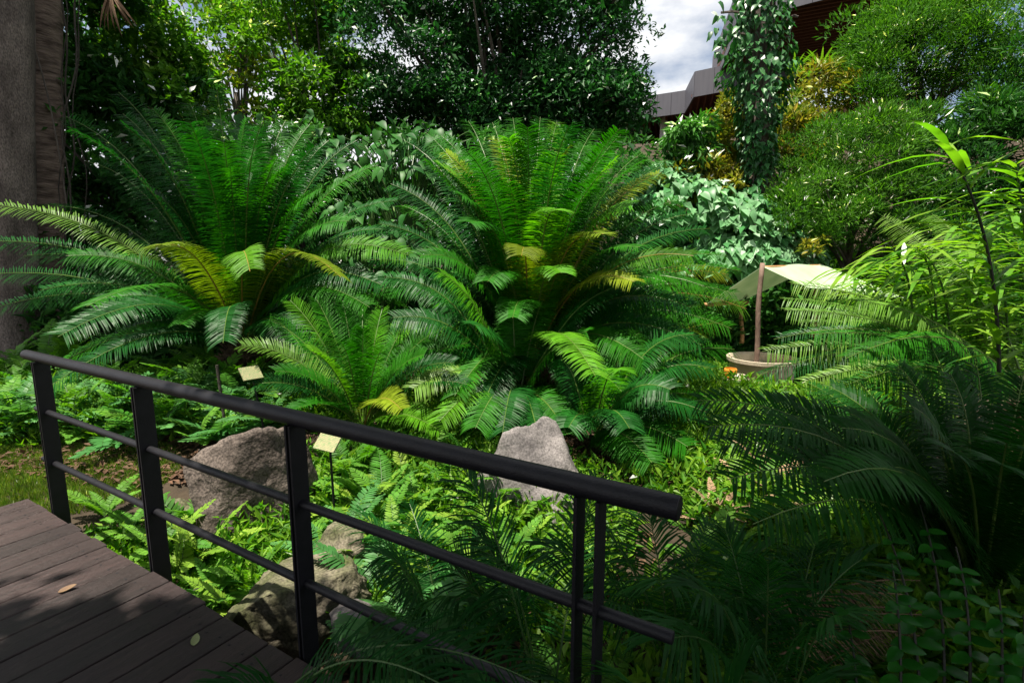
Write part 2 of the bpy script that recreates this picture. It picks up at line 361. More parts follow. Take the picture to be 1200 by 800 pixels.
def tree(name, label, foot, crowns, n, r, per, lf, wf, mat, trunk_r=.16, limbs=10, group=None, bark='bark', cat='tree', up=.5, hang=.1, out=.6, shell=.5, bias=.35, clumps=None):
    x, y = foot; gz = height(x, y)
    root = empty(name, (x, y, gz), label, cat, group); o = Vector((x, y, gz))
    cl = []
    if clumps: cl = [(Vector(c)-o, rr) for c, rr in clumps]
    else:
        for c, rad in crowns: cl += [(q-o, rr) for q, rr in clumps_in(c, rad, max(3, int(n/len(crowns))), r, bias)]
    link(bpy.data.objects.new('crown', crown_mesh(cl, per, lf, wf, mat, up, shell, hang, out)), root)
    cc = sum((q for q, _ in cl), Vector())/len(cl); mb = MB()
    top = Vector((cc.x*.7, cc.y*.7, cc.z*.85)); ctrl = Vector((cc.x*.15, cc.y*.15, cc.z*.5))
    P = bez((0, 0, -.1), ctrl, top, 10); mb.tube(P, np.linspace(trunk_r, trunk_r*.45, 10), 9, jit=.04)
    for i in rng.choice(len(cl), min(limbs, len(cl)), replace=False):
        q = cl[i][0]; k = int(rng.integers(4, 9)); s = Vector(P[k])
        mid = (s+q)/2+Vector((0, 0, .12*(q-s).length))+Vector(rand_dirs(1)[0])*.08*(q-s).length
        mb.tube(bez(s, mid, q, 7), np.linspace(trunk_r*.34, trunk_r*.06, 7), 6, cap=False)
    mb.obj('trunk', M[bark], root, smooth=True)
    return root
def leaf_mesh(name, L_, W_, mat, shape='heart', curl=.2):
    """a modelled blade along +X, 7 stations, creased midrib"""
    prof = {'heart': [.0, .78, 1., .86, .6, .28, 0], 'lance': [.12, .62, .95, 1., .8, .45, 0], 'oval': [.1, .68, .95, 1., .85, .5, 0]}[shape]
    st = [0, .10, .28, .48, .68, .86, 1.]; V = []; Q = []; T = []
    for s, wf in zip(st, prof):
        x = s*L_-(.10*L_ if shape == 'heart' and s == .10 else 0); z = -curl*L_*s*s
        V += [(x, -wf*W_/2, z+.14*wf*W_), (s*L_, 0, z), (x, wf*W_/2, z+.14*wf*W_)]
    for i in range(6): Q += [(3*i, 3*i+3, 3*i+4, 3*i+1), (3*i+1, 3*i+4, 3*i+5, 3*i+2)]
    return mk(name, V, None, Q, [mat], smooth=True)
def place(me, name, root, loc, d, nrm, s=1.0):
    """copy of a leaf on its plant: +X along d, +Z towards nrm (coordinates local to the plant)"""
    d = Vector(d).normalized(); y = Vector(nrm).cross(d)
    if y.length < 1e-4: y = Vector((0, 1, 0))
    y.normalize(); z = d.cross(y)
    o = bpy.data.objects.new(name, me)
    m = Matrix((d, y, z)).transposed().to_4x4(); m.translation = loc
    o.matrix_local = m @ Matrix.Scale(s, 4)
    return link(o, root)

# ================================================================== THE SETTING
def build_ground():
    xs = np.concatenate([np.linspace(-300, -16, 12), np.linspace(-15, 20, 141), np.linspace(22, 300, 12)])
    ys = np.concatenate([np.linspace(-60, -5, 8), np.linspace(-4, 26, 151), np.linspace(28, 400, 12)])
    V = np.array([(x, y, height(x, y)) for y in ys for x in xs]); nx = len(xs)
    i = np.arange(len(ys)-1)[:, None]*nx; j = np.arange(nx-1)[None]
    Q = np.stack([i+j, i+j+1, i+nx+j+1, i+nx+j], -1).reshape(-1, 4)
    o = link(bpy.data.objects.new('ground', mk('ground', V, None, Q, [M['soil']], smooth=True)))
    tag(o, 'dark brown planting soil between the ferns and cycads', 'ground', kind='structure')
build_ground()

# boardwalk: planks lie square to the railing
RD = Vector((0.8559, -0.5171, 0)); PD = Vector((0.5171, 0.8559, 0))      # along the rail, towards the garden
E0 = Vector((-3.30, 3.40, 0))                                            # outer corner of the deck
def build_deck():
    root = bpy.data.objects.new('boardwalk', None); root.location = E0; link(root)
    tag(root, 'dark brown timber boardwalk planks beside the black railing', 'boardwalk', kind='structure')
    ang = math.atan2(PD.y, PD.x); Rz = Matrix.Rotation(ang, 4, 'Z')
    pitch = .166; Lp = 3.6
    sb = MB(); sb.tube([(0, 0, -.004), (0, 0, .0), (0, 0, .0006)], [.0055, .0055, .004], 10); screw = sb.mesh('screw', M['metal'])
    for i in range(34):
        bm = MB(); wv = pitch-.008; e = rng.uniform(-.010, .010)
        # bevelled board, X along its length
        y0, y1, b, t = -wv/2, wv/2, .004, .032
        prof = [(y0, -t), (y1, -t), (y1, -b), (y1-b, 0), (y0+b, 0), (y0, -b)]
        nst = 5; V = []; dz = rng.uniform(-.0015, .0015)
        for k in range(nst):
            xx = -Lp+e*0+(Lp+e)*k/(nst-1)
            V += [(xx, y, z+dz) for y, z in prof]
        Q = [(k*6+j, k*6+(j+1) % 6, k*6+6+(j+1) % 6, k*6+6+j) for k in range(nst-1) for j in range(6)]
        T = []
        for k, s in ((0, 1), ((nst-1)*6, -1)):
            for j in range(1, 5): T.append((k, k+j+1, k+j) if s > 0 else (k, k+j, k+j+1))
        bm.add(V, T, Q)
        o = bm.obj('plank', M['deck'], root)
        for yy in (-.045, .045):
            sc_ = link(bpy.data.objects.new('screw', screw), o); sc_.location = (-.10+rng.normal(0, .006), yy+rng.normal(0, .004), .0012+dz)
        o.matrix_local = Matrix.Translation(RD*(pitch*(i+.5))) @ Rz
    mb = MB()
    for off in (-.10, -1.2, -2.3, -3.4):
        c = RD*2.8+PD*off+Vector((0, 0, -.115)); mb.box(c, (5.6, .07, .15), Matrix.Rotation(math.atan2(RD.y, RD.x), 4, 'Z'))
    mb.obj('joist', M['deck'], root)
build_deck()
def build_railing():
    P0 = Vector((-2.95, 3.25, 0)); D = (Vector((0.21, 1.34, 0))-P0); Lr = D.length; D.normalize(); Pn = Vector((-D.y, D.x, 0))
    root = empty('railing', P0, 'black steel railing with round handrail along the boardwalk edge', 'railing')
    Rz = Matrix.Rotation(math.atan2(D.y, D.x), 4, 'Z')
    def rail(name, z, rad, a, b):
        mb = MB(); s = [a, a+.0004, a+.004]+list(np.linspace(a+.05, b-.05, 8))+[b-.004, b-.0004, b]
        r_ = [rad*.9, rad*.94]+[rad]*(len(s)-4)+[rad*.94, rad*.9]
        mb.tube([D*q+Vector((0, 0, z)) for q in s], r_, 20); mb.obj(name, M['metal'], root, smooth=True)
    rail('handrail', 1.0, .0315, -.22, Lr+.235)
    rail('rail', .65, .0175, -.16, Lr+.235); rail('rail', .312, .0175, -.16, Lr+.235)
    for t, dp, gap in ((0, .084, .013), (.343, .084, .013), (.667, .072, .012), (1.0, .058, .031)):
        pe = bpy.data.objects.new('post', None); pe.location = D*(t*Lr); link(pe, root)
        for s in (-1, 1):
            mb = MB(); mb.box((0, 0, .325), (.010, dp, 1.30), Rz)
            p = mb.obj('plate', M['metal'], pe); p.location = D*(gap*s)
build_railing()

# ---- the building on the hill
M['fascia'] = rough_mat('grey_cladding', [(.085, .082, .10), (.11, .107, .125)], 1.2, .55, .05, 5, stretch=(6, 6, .4))
M['soffit'] = rough_mat('brown_timber', [(.10, .040, .028), (.17, .07, .05)], 4, .7, .2, 20, stretch=(1, 6, 1))
M['wallb'] = rough_mat('brown_wall', [(.07, .035, .028), (.10, .05, .04)], 3, .75, .1, 12)
M['column'] = rough_mat('pale_concrete', [(.42, .41, .40), (.55, .54, .52)], 3, .8, .1, 12)
def build_building():
    base = at(860, 130, 25); gz = height(base.x, base.y)
    root = empty('building', (base.x, base.y, gz-.2), 'stepped building with grey clad fascias and brown slatted soffits above the garden', 'building')
    o = root.location
    def tier(pts, zb, zt, back, slat_dir):
        """fascia panels round the edge, soffit boards behind them"""
        for i in range(len(pts)-1):
            a, b = Vector(pts[i]), Vector(pts[i+1]); d = b-a; l = d.length; d.normalize(); n = max(1, round(l/.62)); nr = Vector((d.y, -d.x, 0))
            for k in range(n):
                c = a+d*(l*(k+.5)/n)+Vector((0, 0, (zb+zt)/2))-o
                mb = MB(); mb.box((0, 0, 0), (l/n-.012, .06, zt-zb), Matrix.Rotation(math.atan2(d.y, d.x), 4, 'Z'))
                p = mb.obj('panel', M['fascia'], root); p.location = c
            mb = MB(); mb.box((0, 0, 0), (l+.05, .05, zt-zb-.1), Matrix.Rotation(math.atan2(d.y, d.x), 4, 'Z'))
            p = mb.obj('backing', M['wallb'], root); p.location = (a+b)/2+Vector((0, 0, (zb+zt)/2))-nr*.06-o
        # soffit slab over the tier, and its slats below
        P = [Vector(q)+Vector((0, .16, 0)) for q in pts]+[Vector(q) for q in back]
        m = len(P); V = [(q.x-o.x, q.y-o.y, zz-o.z) for zz in (zb+.28, zb+.5) for q in P]
        mb = MB(); T = []
        for t3 in tessellate_polygon([[q.to_2d().to_3d() for q in P]]): T += [tuple(t3), (m+t3[2], m+t3[1], m+t3[0])]
        mb.add(V, T, [(k, (k+1) % m, m+(k+1) % m, m+k) for k in range(m)])
        mb.obj('soffit', M['soffit'], root)
        import itertools
        sd = Vector(slat_dir).normalized(); sp = Vector((-sd.y, sd.x, 0))
        lo = min(q.dot(sp) for q in P); hi = max(q.dot(sp) for q in P); k = lo+.12
        while k < hi-.05:
            xs = []
            for i in range(m):
                a, b = P[i], P[(i+1) % m]; fa, fb = a.dot(sp)-k, b.dot(sp)-k
                if fa*fb < 0: xs.append(a+(b-a)*(fa/(fa-fb)))
            xs.sort(key=lambda q: q.dot(sd))
            for a, b in zip(xs[::2], xs[1::2]):
                l = (b-a).length-.16
                if l > .2:
                    mb = MB(); mb.box((0, 0, 0), (l, .07, .12), Matrix.Rotation(math.atan2(sd.y, sd.x), 4, 'Z'))
                    p = mb.obj('slat', M['soffit'], root); p.location = (a+b)/2+Vector((0, 0, zb+.16))-o
            k += .26
    q = lambda u, v, Y: at(u, v, Y).to_2d().to_3d()
    zt = at(815, 84, 22).z; zb = at(815, 114, 22).z
    low = [q(690, 120, 26.5), q(755, 112, 25.2), q(804, 105, 24.3), q(815, 84, 22), q(862, 75, 21.1), q(930, 60, 20)]
    tier(low, zb, zt, [q(930, 60, 20)+Vector((4, 9, 0)), q(690, 120, 26.5)+Vector((1, 9, 0))], (.3, 1, 0))
    zb2 = at(857, 55, 19).z; zt2 = zb2+1.45
    up = [q(857, 55, 19)+Vector((1.2, 5.0, 0)), q(857, 55, 19), q(897, 22, 16.7), q(1010, 20, 15.2), q(1180, 0, 14.5)]
    tier(up, zb2, zt2, [q(1180, 0, 14.5)+Vector((2, 9, 0))], (.9, -.45, 0))
    # wall set back under the eaves, columns
    mb = MB(); a = q(690, 120, 26.5)+Vector((1, 5.5, 0)); b = q(1180, 0, 14.5)+Vector((4, 8.0, 0)); d = b-a
    mb.box((a+b)/2+Vector((0, 0, zb+.3-2.5))-o, (d.length, .25, 5.0), Matrix.Rotation(math.atan2(d.y, d.x), 4, 'Z'))
    mb.obj('wall', M['wallb'], root)
    for u in (777, 800, 836):
        mb = MB(); c = q(u, 160, 26); mb.tube([(0, 0, -3), (0, 0, zb+.3-(gz-.2))], [.16, .16], 14)
        p = mb.obj('column', M['column'], root); p.location = (c.x-o.x, c.y-o.y, 0)
build_building()

# ================================================================== TREES
def build_trees():
    # great twin trunk on the left: smooth stem in front of a scaly one; crowns far above the picture
    def trunk_thing(name, label, uc, Y, rad, bark, lean, ridges, crown):
        b = at(uc, 345, Y); gz = height(b.x, b.y); root = empty(name, (b.x, b.y, gz), label, 'tree')
        zs = np.linspace(-.3, 9.5, 40); k = 28; V = []
        for z in zs:
            fl = 1+.55*math.exp(-max(z, 0)/.5); r0 = rad*fl*(1-.022*z)
            for j in range(k):
                a = j/k*2*math.pi; dr = ridges*math.sin(a*5+z*.35)+.04*mnoise.noise((math.cos(a)*2, math.sin(a)*2, z*1.4))
                if bark == 'bark_rough': dr += .05*mnoise.noise((math.cos(a)*3, math.sin(a)*3, z*9))+.022*math.sin(z*26+3*mnoise.noise((a, 0, z*2)))
                V.append((lean*z+math.cos(a)*r0*(1+dr), math.sin(a)*r0*(1+dr), z))
        Q = [(i*k+j, i*k+(j+1) % k, (i+1)*k+(j+1) % k, (i+1)*k+j) for i in range(len(zs)-1) for j in range(k)]
        link(bpy.data.objects.new('trunk', mk('trunk', V, None, Q, [M[bark]], smooth=True)), root)
        mb = MB(); cl = []
        while len(cl) < 120:
            z = rng.uniform(9.6, 11.2); kk = z/to_sun.z; tx, ty = rng.uniform(-10.5, -2.9), rng.uniform(7.0, 13.5)
            if tx > -7.6 and ty > 9.6: continue
            cl.append((Vector((tx+to_sun.x*kk, ty+to_sun.y*kk, z))-root.location, rng.uniform(.45, .8)))
        for q, _ in cl[:10]: mb.tube(bez((lean*7.5, 0, 7.5), (q.x*.5, q.y*.5, 9.6), q, 7), np.linspace(.14, .03, 7), 6, cap=False)
        mb.obj('limb', M[bark], root)
        link(bpy.data.objects.new('crown', crown_mesh(cl, 130, .26, .42, M['l_dark'])), root)
    trunk_thing('tall_tree', 'smooth grey trunk at the picture edge in front of a scaly trunk', 4, 8.6, .34, 'bark_smooth', .125, .05, (2.6, 2.6, 1.5))
    trunk_thing('tall_tree', 'dark scaly ringed trunk with creepers behind the smooth grey trunk', 40, 9.3, .33, 'bark_rough', .125, .04, (3.0, 2.6, 1.5))
    # creepers
    for i, (u, Y) in enumerate(((66, 9.0), (70, 9.1), (85, 9.2), (74, 8.8))):
        p = at(u, 345, Y); g = height(p.x, p.y); mb = MB(); pts = []
        for s in np.linspace(0, 1, 22):
            pts.append((.07*math.sin(s*9+i*2)+.05*math.sin(s*23+i)+.75*s, .05*math.cos(s*11+i), s*6.2))
        mb.tube(pts, .009+.004*(i % 2), 6); o = mb.obj('hanging_vine', M['twig']); o.location = (p.x, p.y, g)
        tag(o, 'thin bare vine stem hanging beside the scaly trunk', 'vine', 'vines hanging by the scaly trunk')
    p = at(36, 60, 8.95); mb = MB(); mb.tube(bez((.2, -.05, 1.0), (.22, -.1, .1), (-.18, -.1, -2.0), 16), .013, 6); mb.tube(bez((.13, -.08, .0), (.30, -.05, -.8), (.25, .02, -2.4), 12), .011, 6)
    o = mb.obj('clinging_vine', M['bark']); o.location = p; tag(o, 'pale creeper stem clinging to the scaly bark', 'vine')

    tree('dense_tree', 'large dense dark green tree with glossy small leaves in the middle', (-.2, 13.0),
         [(at(560, 30, 12.4), (3.2, 2.0, 2.3)), (at(682, 62, 12), (1.3, 1.3, 2.1)), (at(460, 70, 12), (1.6, 1.5, 1.9)), (at(694, 128, 11.6), (1.1, 1.0, .75)), (at(590, 130, 12.2), (2.4, 1.2, .8)), (at(592, 15, 12.0), (1.5, 1.1, 1.5))],
         500, .5, 150, .15, .42, M['l_dense'], .26, 46)
    tree('round_tree', 'bright mid green tree left of the dense dark tree', (-4.3, 12.5),
         [(at(355, 60, 11.8), (1.2, 1.2, 2.2)), (at(385, 130, 11.5), (1.0, 1.0, 1.0)), (at(330, 10, 12), (1.5, 1.2, 1.1))],
         120, .45, 140, .15, .5, M['l_bright'], .15, 22)
    tree('airy_tree', 'slender open tree with bare upright stems and sky showing through', (-7.6, 15.5),
         [(at(245, 20, 15), (1.5, 1.4, 1.5)), (at(300, 40, 15.5), (1.0, 1.2, 1.9)), (at(265, 120, 15), (1.7, 1.2, 1.0))],
         52, .45, 60, .26, .42, M['l_airy'], .10, 26)
    tree('understory_tree', 'sunlit yellow green leaves behind the left cycad beneath the airy tree', (-6.0, 12.2),
         [(at(215, 75, 11.5), (.9, 1.0, .9)), (at(215, 120, 11), (.9, .9, .8)), (at(175, 40, 11), (.9, .9, .8))],
         50, .4, 110, .17, .5, M['l_bright'], .08, 12)
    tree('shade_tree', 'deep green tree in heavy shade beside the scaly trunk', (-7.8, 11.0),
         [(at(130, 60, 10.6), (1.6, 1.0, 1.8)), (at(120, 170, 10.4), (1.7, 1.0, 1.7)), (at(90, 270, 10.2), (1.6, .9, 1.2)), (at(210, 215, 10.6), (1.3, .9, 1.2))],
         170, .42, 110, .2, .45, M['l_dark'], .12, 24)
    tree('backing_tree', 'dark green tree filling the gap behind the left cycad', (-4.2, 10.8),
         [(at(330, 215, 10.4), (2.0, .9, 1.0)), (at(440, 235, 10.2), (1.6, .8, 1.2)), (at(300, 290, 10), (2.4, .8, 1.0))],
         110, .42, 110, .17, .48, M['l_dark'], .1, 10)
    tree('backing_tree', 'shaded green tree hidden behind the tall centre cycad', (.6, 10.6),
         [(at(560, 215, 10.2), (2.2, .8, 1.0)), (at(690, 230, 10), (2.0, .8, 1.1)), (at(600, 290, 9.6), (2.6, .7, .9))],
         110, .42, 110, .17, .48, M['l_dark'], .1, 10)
    tree('leafy_tree', 'small round tree with drooping glossy leaves below the grey fascia', (3.6, 10.4),
         [(at(806, 170, 9.8), (.42, .45, .55))], 46, .2, 60, .17, .34, M['l_small'], .05, 10, hang=.55, out=.7)
    # narrow-leaved hedge trees on the slope at the right
    H = 'narrow leaved trees on the slope'
    tree('narrow_leaf_tree', 'tall narrow leaved tree in the upper corner under the slatted soffit', (8.4, 11.6),
         [(at(1080, 60, 10.4), (1.5, 1.2, 1.0)), (at(1180, 40, 10), (1.5, 1.2, 1.4)), (at(1130, 110, 10), (2.0, 1.1, 1.0)), (at(1040, 45, 10.8), (.6, .7, .6))],
         200, .42, 240, .115, .22, M['l_hedge'], .12, 20, H, up=.35, hang=-.35, out=.9)
    tree('narrow_leaf_tree', 'rounded narrow leaved tree beside the vine covered column', (6.4, 10.2),
         [(at(1000, 190, 9.3), (1.4, .9, .8)), (at(960, 250, 8.9), (1.0, .7, .6)), (at(1040, 260, 9.0), (1.2, .8, .7))],
         170, .34, 240, .10, .22, M['l_hedge'], .1, 16, H, up=.35, hang=-.35, out=.9)
    tree('narrow_leaf_tree', 'shaded narrow leaved tree behind the tall cane plant', (9.0, 9.4),
         [(at(1130, 200, 9.2), (1.3, .8, 1.1)), (at(1210, 170, 8.8), (1.2, .8, 1.6)), (at(1160, 280, 8.6), (1.6, .7, .9))],
         130, .4, 150, .16, .24, M['l_dark'], .1, 14, H, up=.35, hang=-.2, out=.9)
    tree('croton_shrub', 'yellow croton shrub under the grey fascia beside the vine column', (4.2, 11.0),
         [(at(849, 168, 10.2), (.32, .5, .85)), (at(838, 218, 9.6), (.75, .5, .45))], 50, .26, 80, .15, .34, M['l_croton'], .05, 10, cat='shrub', hang=-.2)
    tree('croton_shrub', 'yellow and orange croton shrub below the slatted soffit', (6.0, 11.8),
         [(at(960, 120, 10.9), (.75, .6, .75)), (at(930, 170, 10.5), (.6, .5, .6))], 60, .26, 80, .15, .34, M['l_croton'], .05, 10, cat='shrub', hang=-.2)
    tree('croton_shrub', 'small orange croton between the leaf mound and the tarp', (5.1, 9.0),
         [(at(955, 292, 8.4), (.16, .2, .16))], 8, .10, 26, .11, .4, M['l_croton'], .02, 4, cat='shrub', hang=-.2)
    # shade trees behind the photographer: their canopies shade the near end of the deck and the right foreground
    cl = []; bx = [-6, -3.5, -2, -1.2, 0, .5, 1.2, 2, 3, 5, 8]; by = [2.2, 2.35, 2.4, 2.6, 2.7, 2.8, 3.1, 3.4, 3.6, 3.8, 3.8]
    for _ in range(420):
        x = rng.uniform(-6, 7.5); yb = float(np.interp(x, bx, by)); y = yb-.45-abs(rng.normal(0, 1))*2.6; z = rng.uniform(6.0, 8.0)
        k = z/to_sun.z; cl.append((Vector((x+to_sun.x*k, y+to_sun.y*k, z)), rng.uniform(.45, .8)))
    for _ in range(170):
        x = rng.uniform(.6, 6.5); y = rng.uniform(-.5, float(np.interp(x, bx, by))-.5); z = rng.uniform(5.6, 7.6)
        k = z/to_sun.z; cl.append((Vector((x+to_sun.x*k, y+to_sun.y*k, z)), rng.uniform(.45, .7)))
    tree('canopy_tree', 'broad canopy tree behind the viewpoint shading the boardwalk', (1.8, -4.2), None, 0, .7, 110, .26, .5, M['l_dark'], .3, 24, clumps=cl)
build_trees()

# vine column and leaf mound
def build_vines():
    dk = leaf_mat('climber_leaf', [(.014, .085, .020), (.030, .13, .032), (.06, .19, .055)], (1.2, 1.6, .6), rough=.36, tmix=.26, spec=.4); dkv = leaf_mat('climber_leaf_mass', [(.014, .085, .020), (.030, .13, .032), (.06, .19, .055)], (1.2, 1.6, .6), 'var', rough=.36, tmix=.26, spec=.4)
    climb = [leaf_mesh('leaf', .15, .09, dk, 'heart', c) for c in (.2, .4, .6)]
    hearts = [leaf_mesh('leaf', .15, .105, M['l_vine'], 'heart', c) for c in (.2, .4, .6)]
    # column
    b = at(890, 300, 9.4); gz = height(b.x, b.y); root = empty('vine_column', (b.x, b.y, gz), 'tall dead trunk wrapped in glossy climbing vine leaves', 'vine')
    topz = at(890, -30, 9.4).z-gz
    mb = MB(); P = [(.12*math.sin(z*.7)-.045*z, .05*math.cos(z), z) for z in np.linspace(-.1, topz, 16)]
    mb.tube(P, np.linspace(.22, .13, 16), 10, jit=.06)
    for k in range(9):
        a = k*.7; mb.tube([(.2*math.cos(a+z*.4)-.045*z, .2*math.sin(a+z*.4), z) for z in np.linspace(0, topz, 14)], .018, 5)
    for (u, v) in ((850, 40), (935, 20), (845, 15), (925, 45)):
        q = at(u, v, 9.3)-Vector((b.x, b.y, gz)); mb.tube(bez((0, 0, q.z-.3), (q.x*.5, q.y, q.z+.1), q, 6), .02, 5)
    mb.obj('trunk', M['bark'], root)
    spots = []
    for i in range(4600):
        z = rng.random()**1.15*topz; rad = (.42+.12*math.sin(z*1.3+1)+.10*math.sin(z*3.1))*(1.1 if z < topz*.6 else .78)
        a = rng.uniform(-math.pi, math.pi); bulge = 1+.55*mnoise.noise((math.cos(a)*1.3, math.sin(a)*1.3, z*1.5))
        if mnoise.noise((a*1.5, 7, z*2.2)) < -.32: continue
        spots.append((a, z, rad*bulge*rng.uniform(.75, 1.12)))
    for (u, v, s) in ((858, 42, .18), (850, 36, .14), (856, 12, .18), (870, 25, .18), (925, 12, .18), (852, 52, .12)):
        q = at(u, v, 9.2)-Vector((b.x, b.y, gz))
        for _ in range(16):
            d = rand_dirs(1)[0]*s*1.6; spots.append((None, q+Vector(d), None))
    spots.sort(key=lambda s: 0 if s[0] is None else (1 if math.sin(s[0]) < .25 else 2))
    rest = []
    for i, (a, z, rad) in enumerate(spots):
        if a is None: loc = z; d = Vector((rng.normal(0, .5), -.3+rng.normal(0, .4), -.9)); nr = Vector((rng.normal(0, .4), -.7, .5))
        else:
            o_ = Vector((math.cos(a), math.sin(a), 0)); loc = o_*rad+Vector((-.045*z, 0, z))
            d = o_*.55+Vector((rng.normal(0, .45), rng.normal(0, .3), -.75)); nr = o_*.7+Vector((rng.normal(0, .25), rng.normal(0, .25), .75))
        if i < 300: place(climb[i % 3], 'leaf', root, loc, d, nr, rng.uniform(.65, 1.15))
        else: rest.append((loc, d, nr))
    V, T, va = leaf_arrays([tuple(r[0]) for r in rest], [tuple(r[1]) for r in rest], [tuple(r[2]) for r in rest], rng.uniform(.09, .17, len(rest)), rng.uniform(.06, .11, len(rest)))
    tag(link(bpy.data.objects.new('leaves', mk('leaves', V, T, None, [dkv], var=va)), root), kind='stuff')
    # mound: a shrub smothered by pale heart leaves
    c = at(850, 290, 9.7); gz = height(c.x, c.y); root = empty('leaf_mound', (c.x, c.y, gz), 'broad shrub smothered in pale heart shaped vine leaves behind the tarp', 'shrub')
    lobes = [(at(800, 250, 9.6), (1.0, .8, .65)), (at(870, 275, 9.5), (1.1, .85, .72)), (at(835, 335, 9.5), (1.4, .7, .8)), (at(915, 305, 9.5), (.7, .6, .6)), (at(780, 212, 9.7), (.5, .4, .32)), (at(905, 370, 9.7), (1.2, .6, .9)), (at(868, 308, 9.1), (1.0, .6, .5)), (at(925, 330, 9.1), (.55, .5, .4))]
    pts = []
    for i in range(4800):
        q, rd = lobes[int(rng.choice(8, p=[.17, .21, .13, .10, .06, .06, .19, .08]))]; d = rand_dirs(1)[0]
        if d[2] < -.3: d[2] *= -1
        p = Vector((q.x+d[0]*rd[0], q.y+d[1]*rd[1], q.z+d[2]*rd[2]))-root.location
        dn = Vector((d[0]/rd[0], d[1]/rd[1], d[2]/rd[2])).normalized()
        pts.append((p*1.0+dn*rng.uniform(-.12, .04), dn))
    pts.sort(key=lambda s: -(s[1].y*-1*.8+s[1].z*.6)+rng.uniform(0, .5))
    rest = []
    for i, (p, dn) in enumerate(pts):
        d = Vector((dn.x, dn.y, 0))*.6+Vector((rng.normal(0, .5), rng.normal(0, .35)-.2, -.55)); nr = dn*.8+Vector((rng.normal(0, .25), rng.normal(0, .25)-.2, .7))
        if i < 300: place(hearts[i % 3], 'leaf', root, p, d, nr, rng.uniform(1.0, 1.7))
        else: rest.append((p, d, nr))
    V, T, va = leaf_arrays([tuple(r[0]) for r in rest], [tuple(r[1]) for r in rest], [tuple(r[2]) for r in rest], rng.uniform(.13, .24, len(rest)), rng.uniform(.10, .18, len(rest)))
    tag(link(bpy.data.objects.new('leaves', mk('leaves', V, T, None, [M['l_vine_v']], var=va)), root), kind='stuff')
    mb = MB()
    for k in range(9):
        q, rd = lobes[k % 6]; e = q-root.location+Vector(rand_dirs(1)[0])*.3; mb.tube(bez((rng.normal(0, .2), rng.normal(0, .1), -.05), (e.x*.5, e.y*.5, e.z*.7), e, 7), np.linspace(.045, .015, 7), 6)
    mb.obj('stem', M['twig'], root)
    # large-leaved creeper between the two tall cycads
    big = [leaf_mesh('leaf', .20, .14, M['l_big'], 'heart', c) for c in (.25, .5)]
    for (u, v, Y, n, sx, sz, lab) in ((475, 178, 8.0, 80, .62, .24, 'big leaved creeper in sun between the tops of the two tall cycads'),
                                      (425, 285, 7.6, 60, .55, .5, 'big leaved creeper in the dark gap between the two tall cycads'),
                                      (310, 160, 8.6, 40, .6, .3, 'big leaved creeper behind the upper fronds of the left cycad')):
        c = at(u, v, Y); gz = height(c.x, c.y); root = empty('creeper', (c.x, c.y, gz), lab, 'creeper'); hh = c.z-gz; mb = MB()
        for k in range(n):
            q = Vector((np.clip(rng.normal(0, sx), -1.5*sx, 1.5*sx), rng.normal(0, .25), hh+np.clip(rng.normal(0, sz), -1.6*sz, 1.1*sz)))
            st = Vector((q.x*.4, .2, max(0, q.z-.8)))
            if k % 3 == 0: mb.tube(bez((q.x*.15, .2, -.05), (q.x*.2, .25, q.z*.6), st, 6), .014, 5)
            mb.tube(bez(st, (q.x*.7, .05, q.z), q, 5), .008, 5)
            place(big[k % 2], 'leaf', root, q, (rng.normal(0, .6), -.5+rng.normal(0, .4), -.4), (rng.normal(0, .3), -.45, .8), rng.uniform(.7, 1.25))
        mb.obj('stem', M['stem_green'], root)
build_vines()

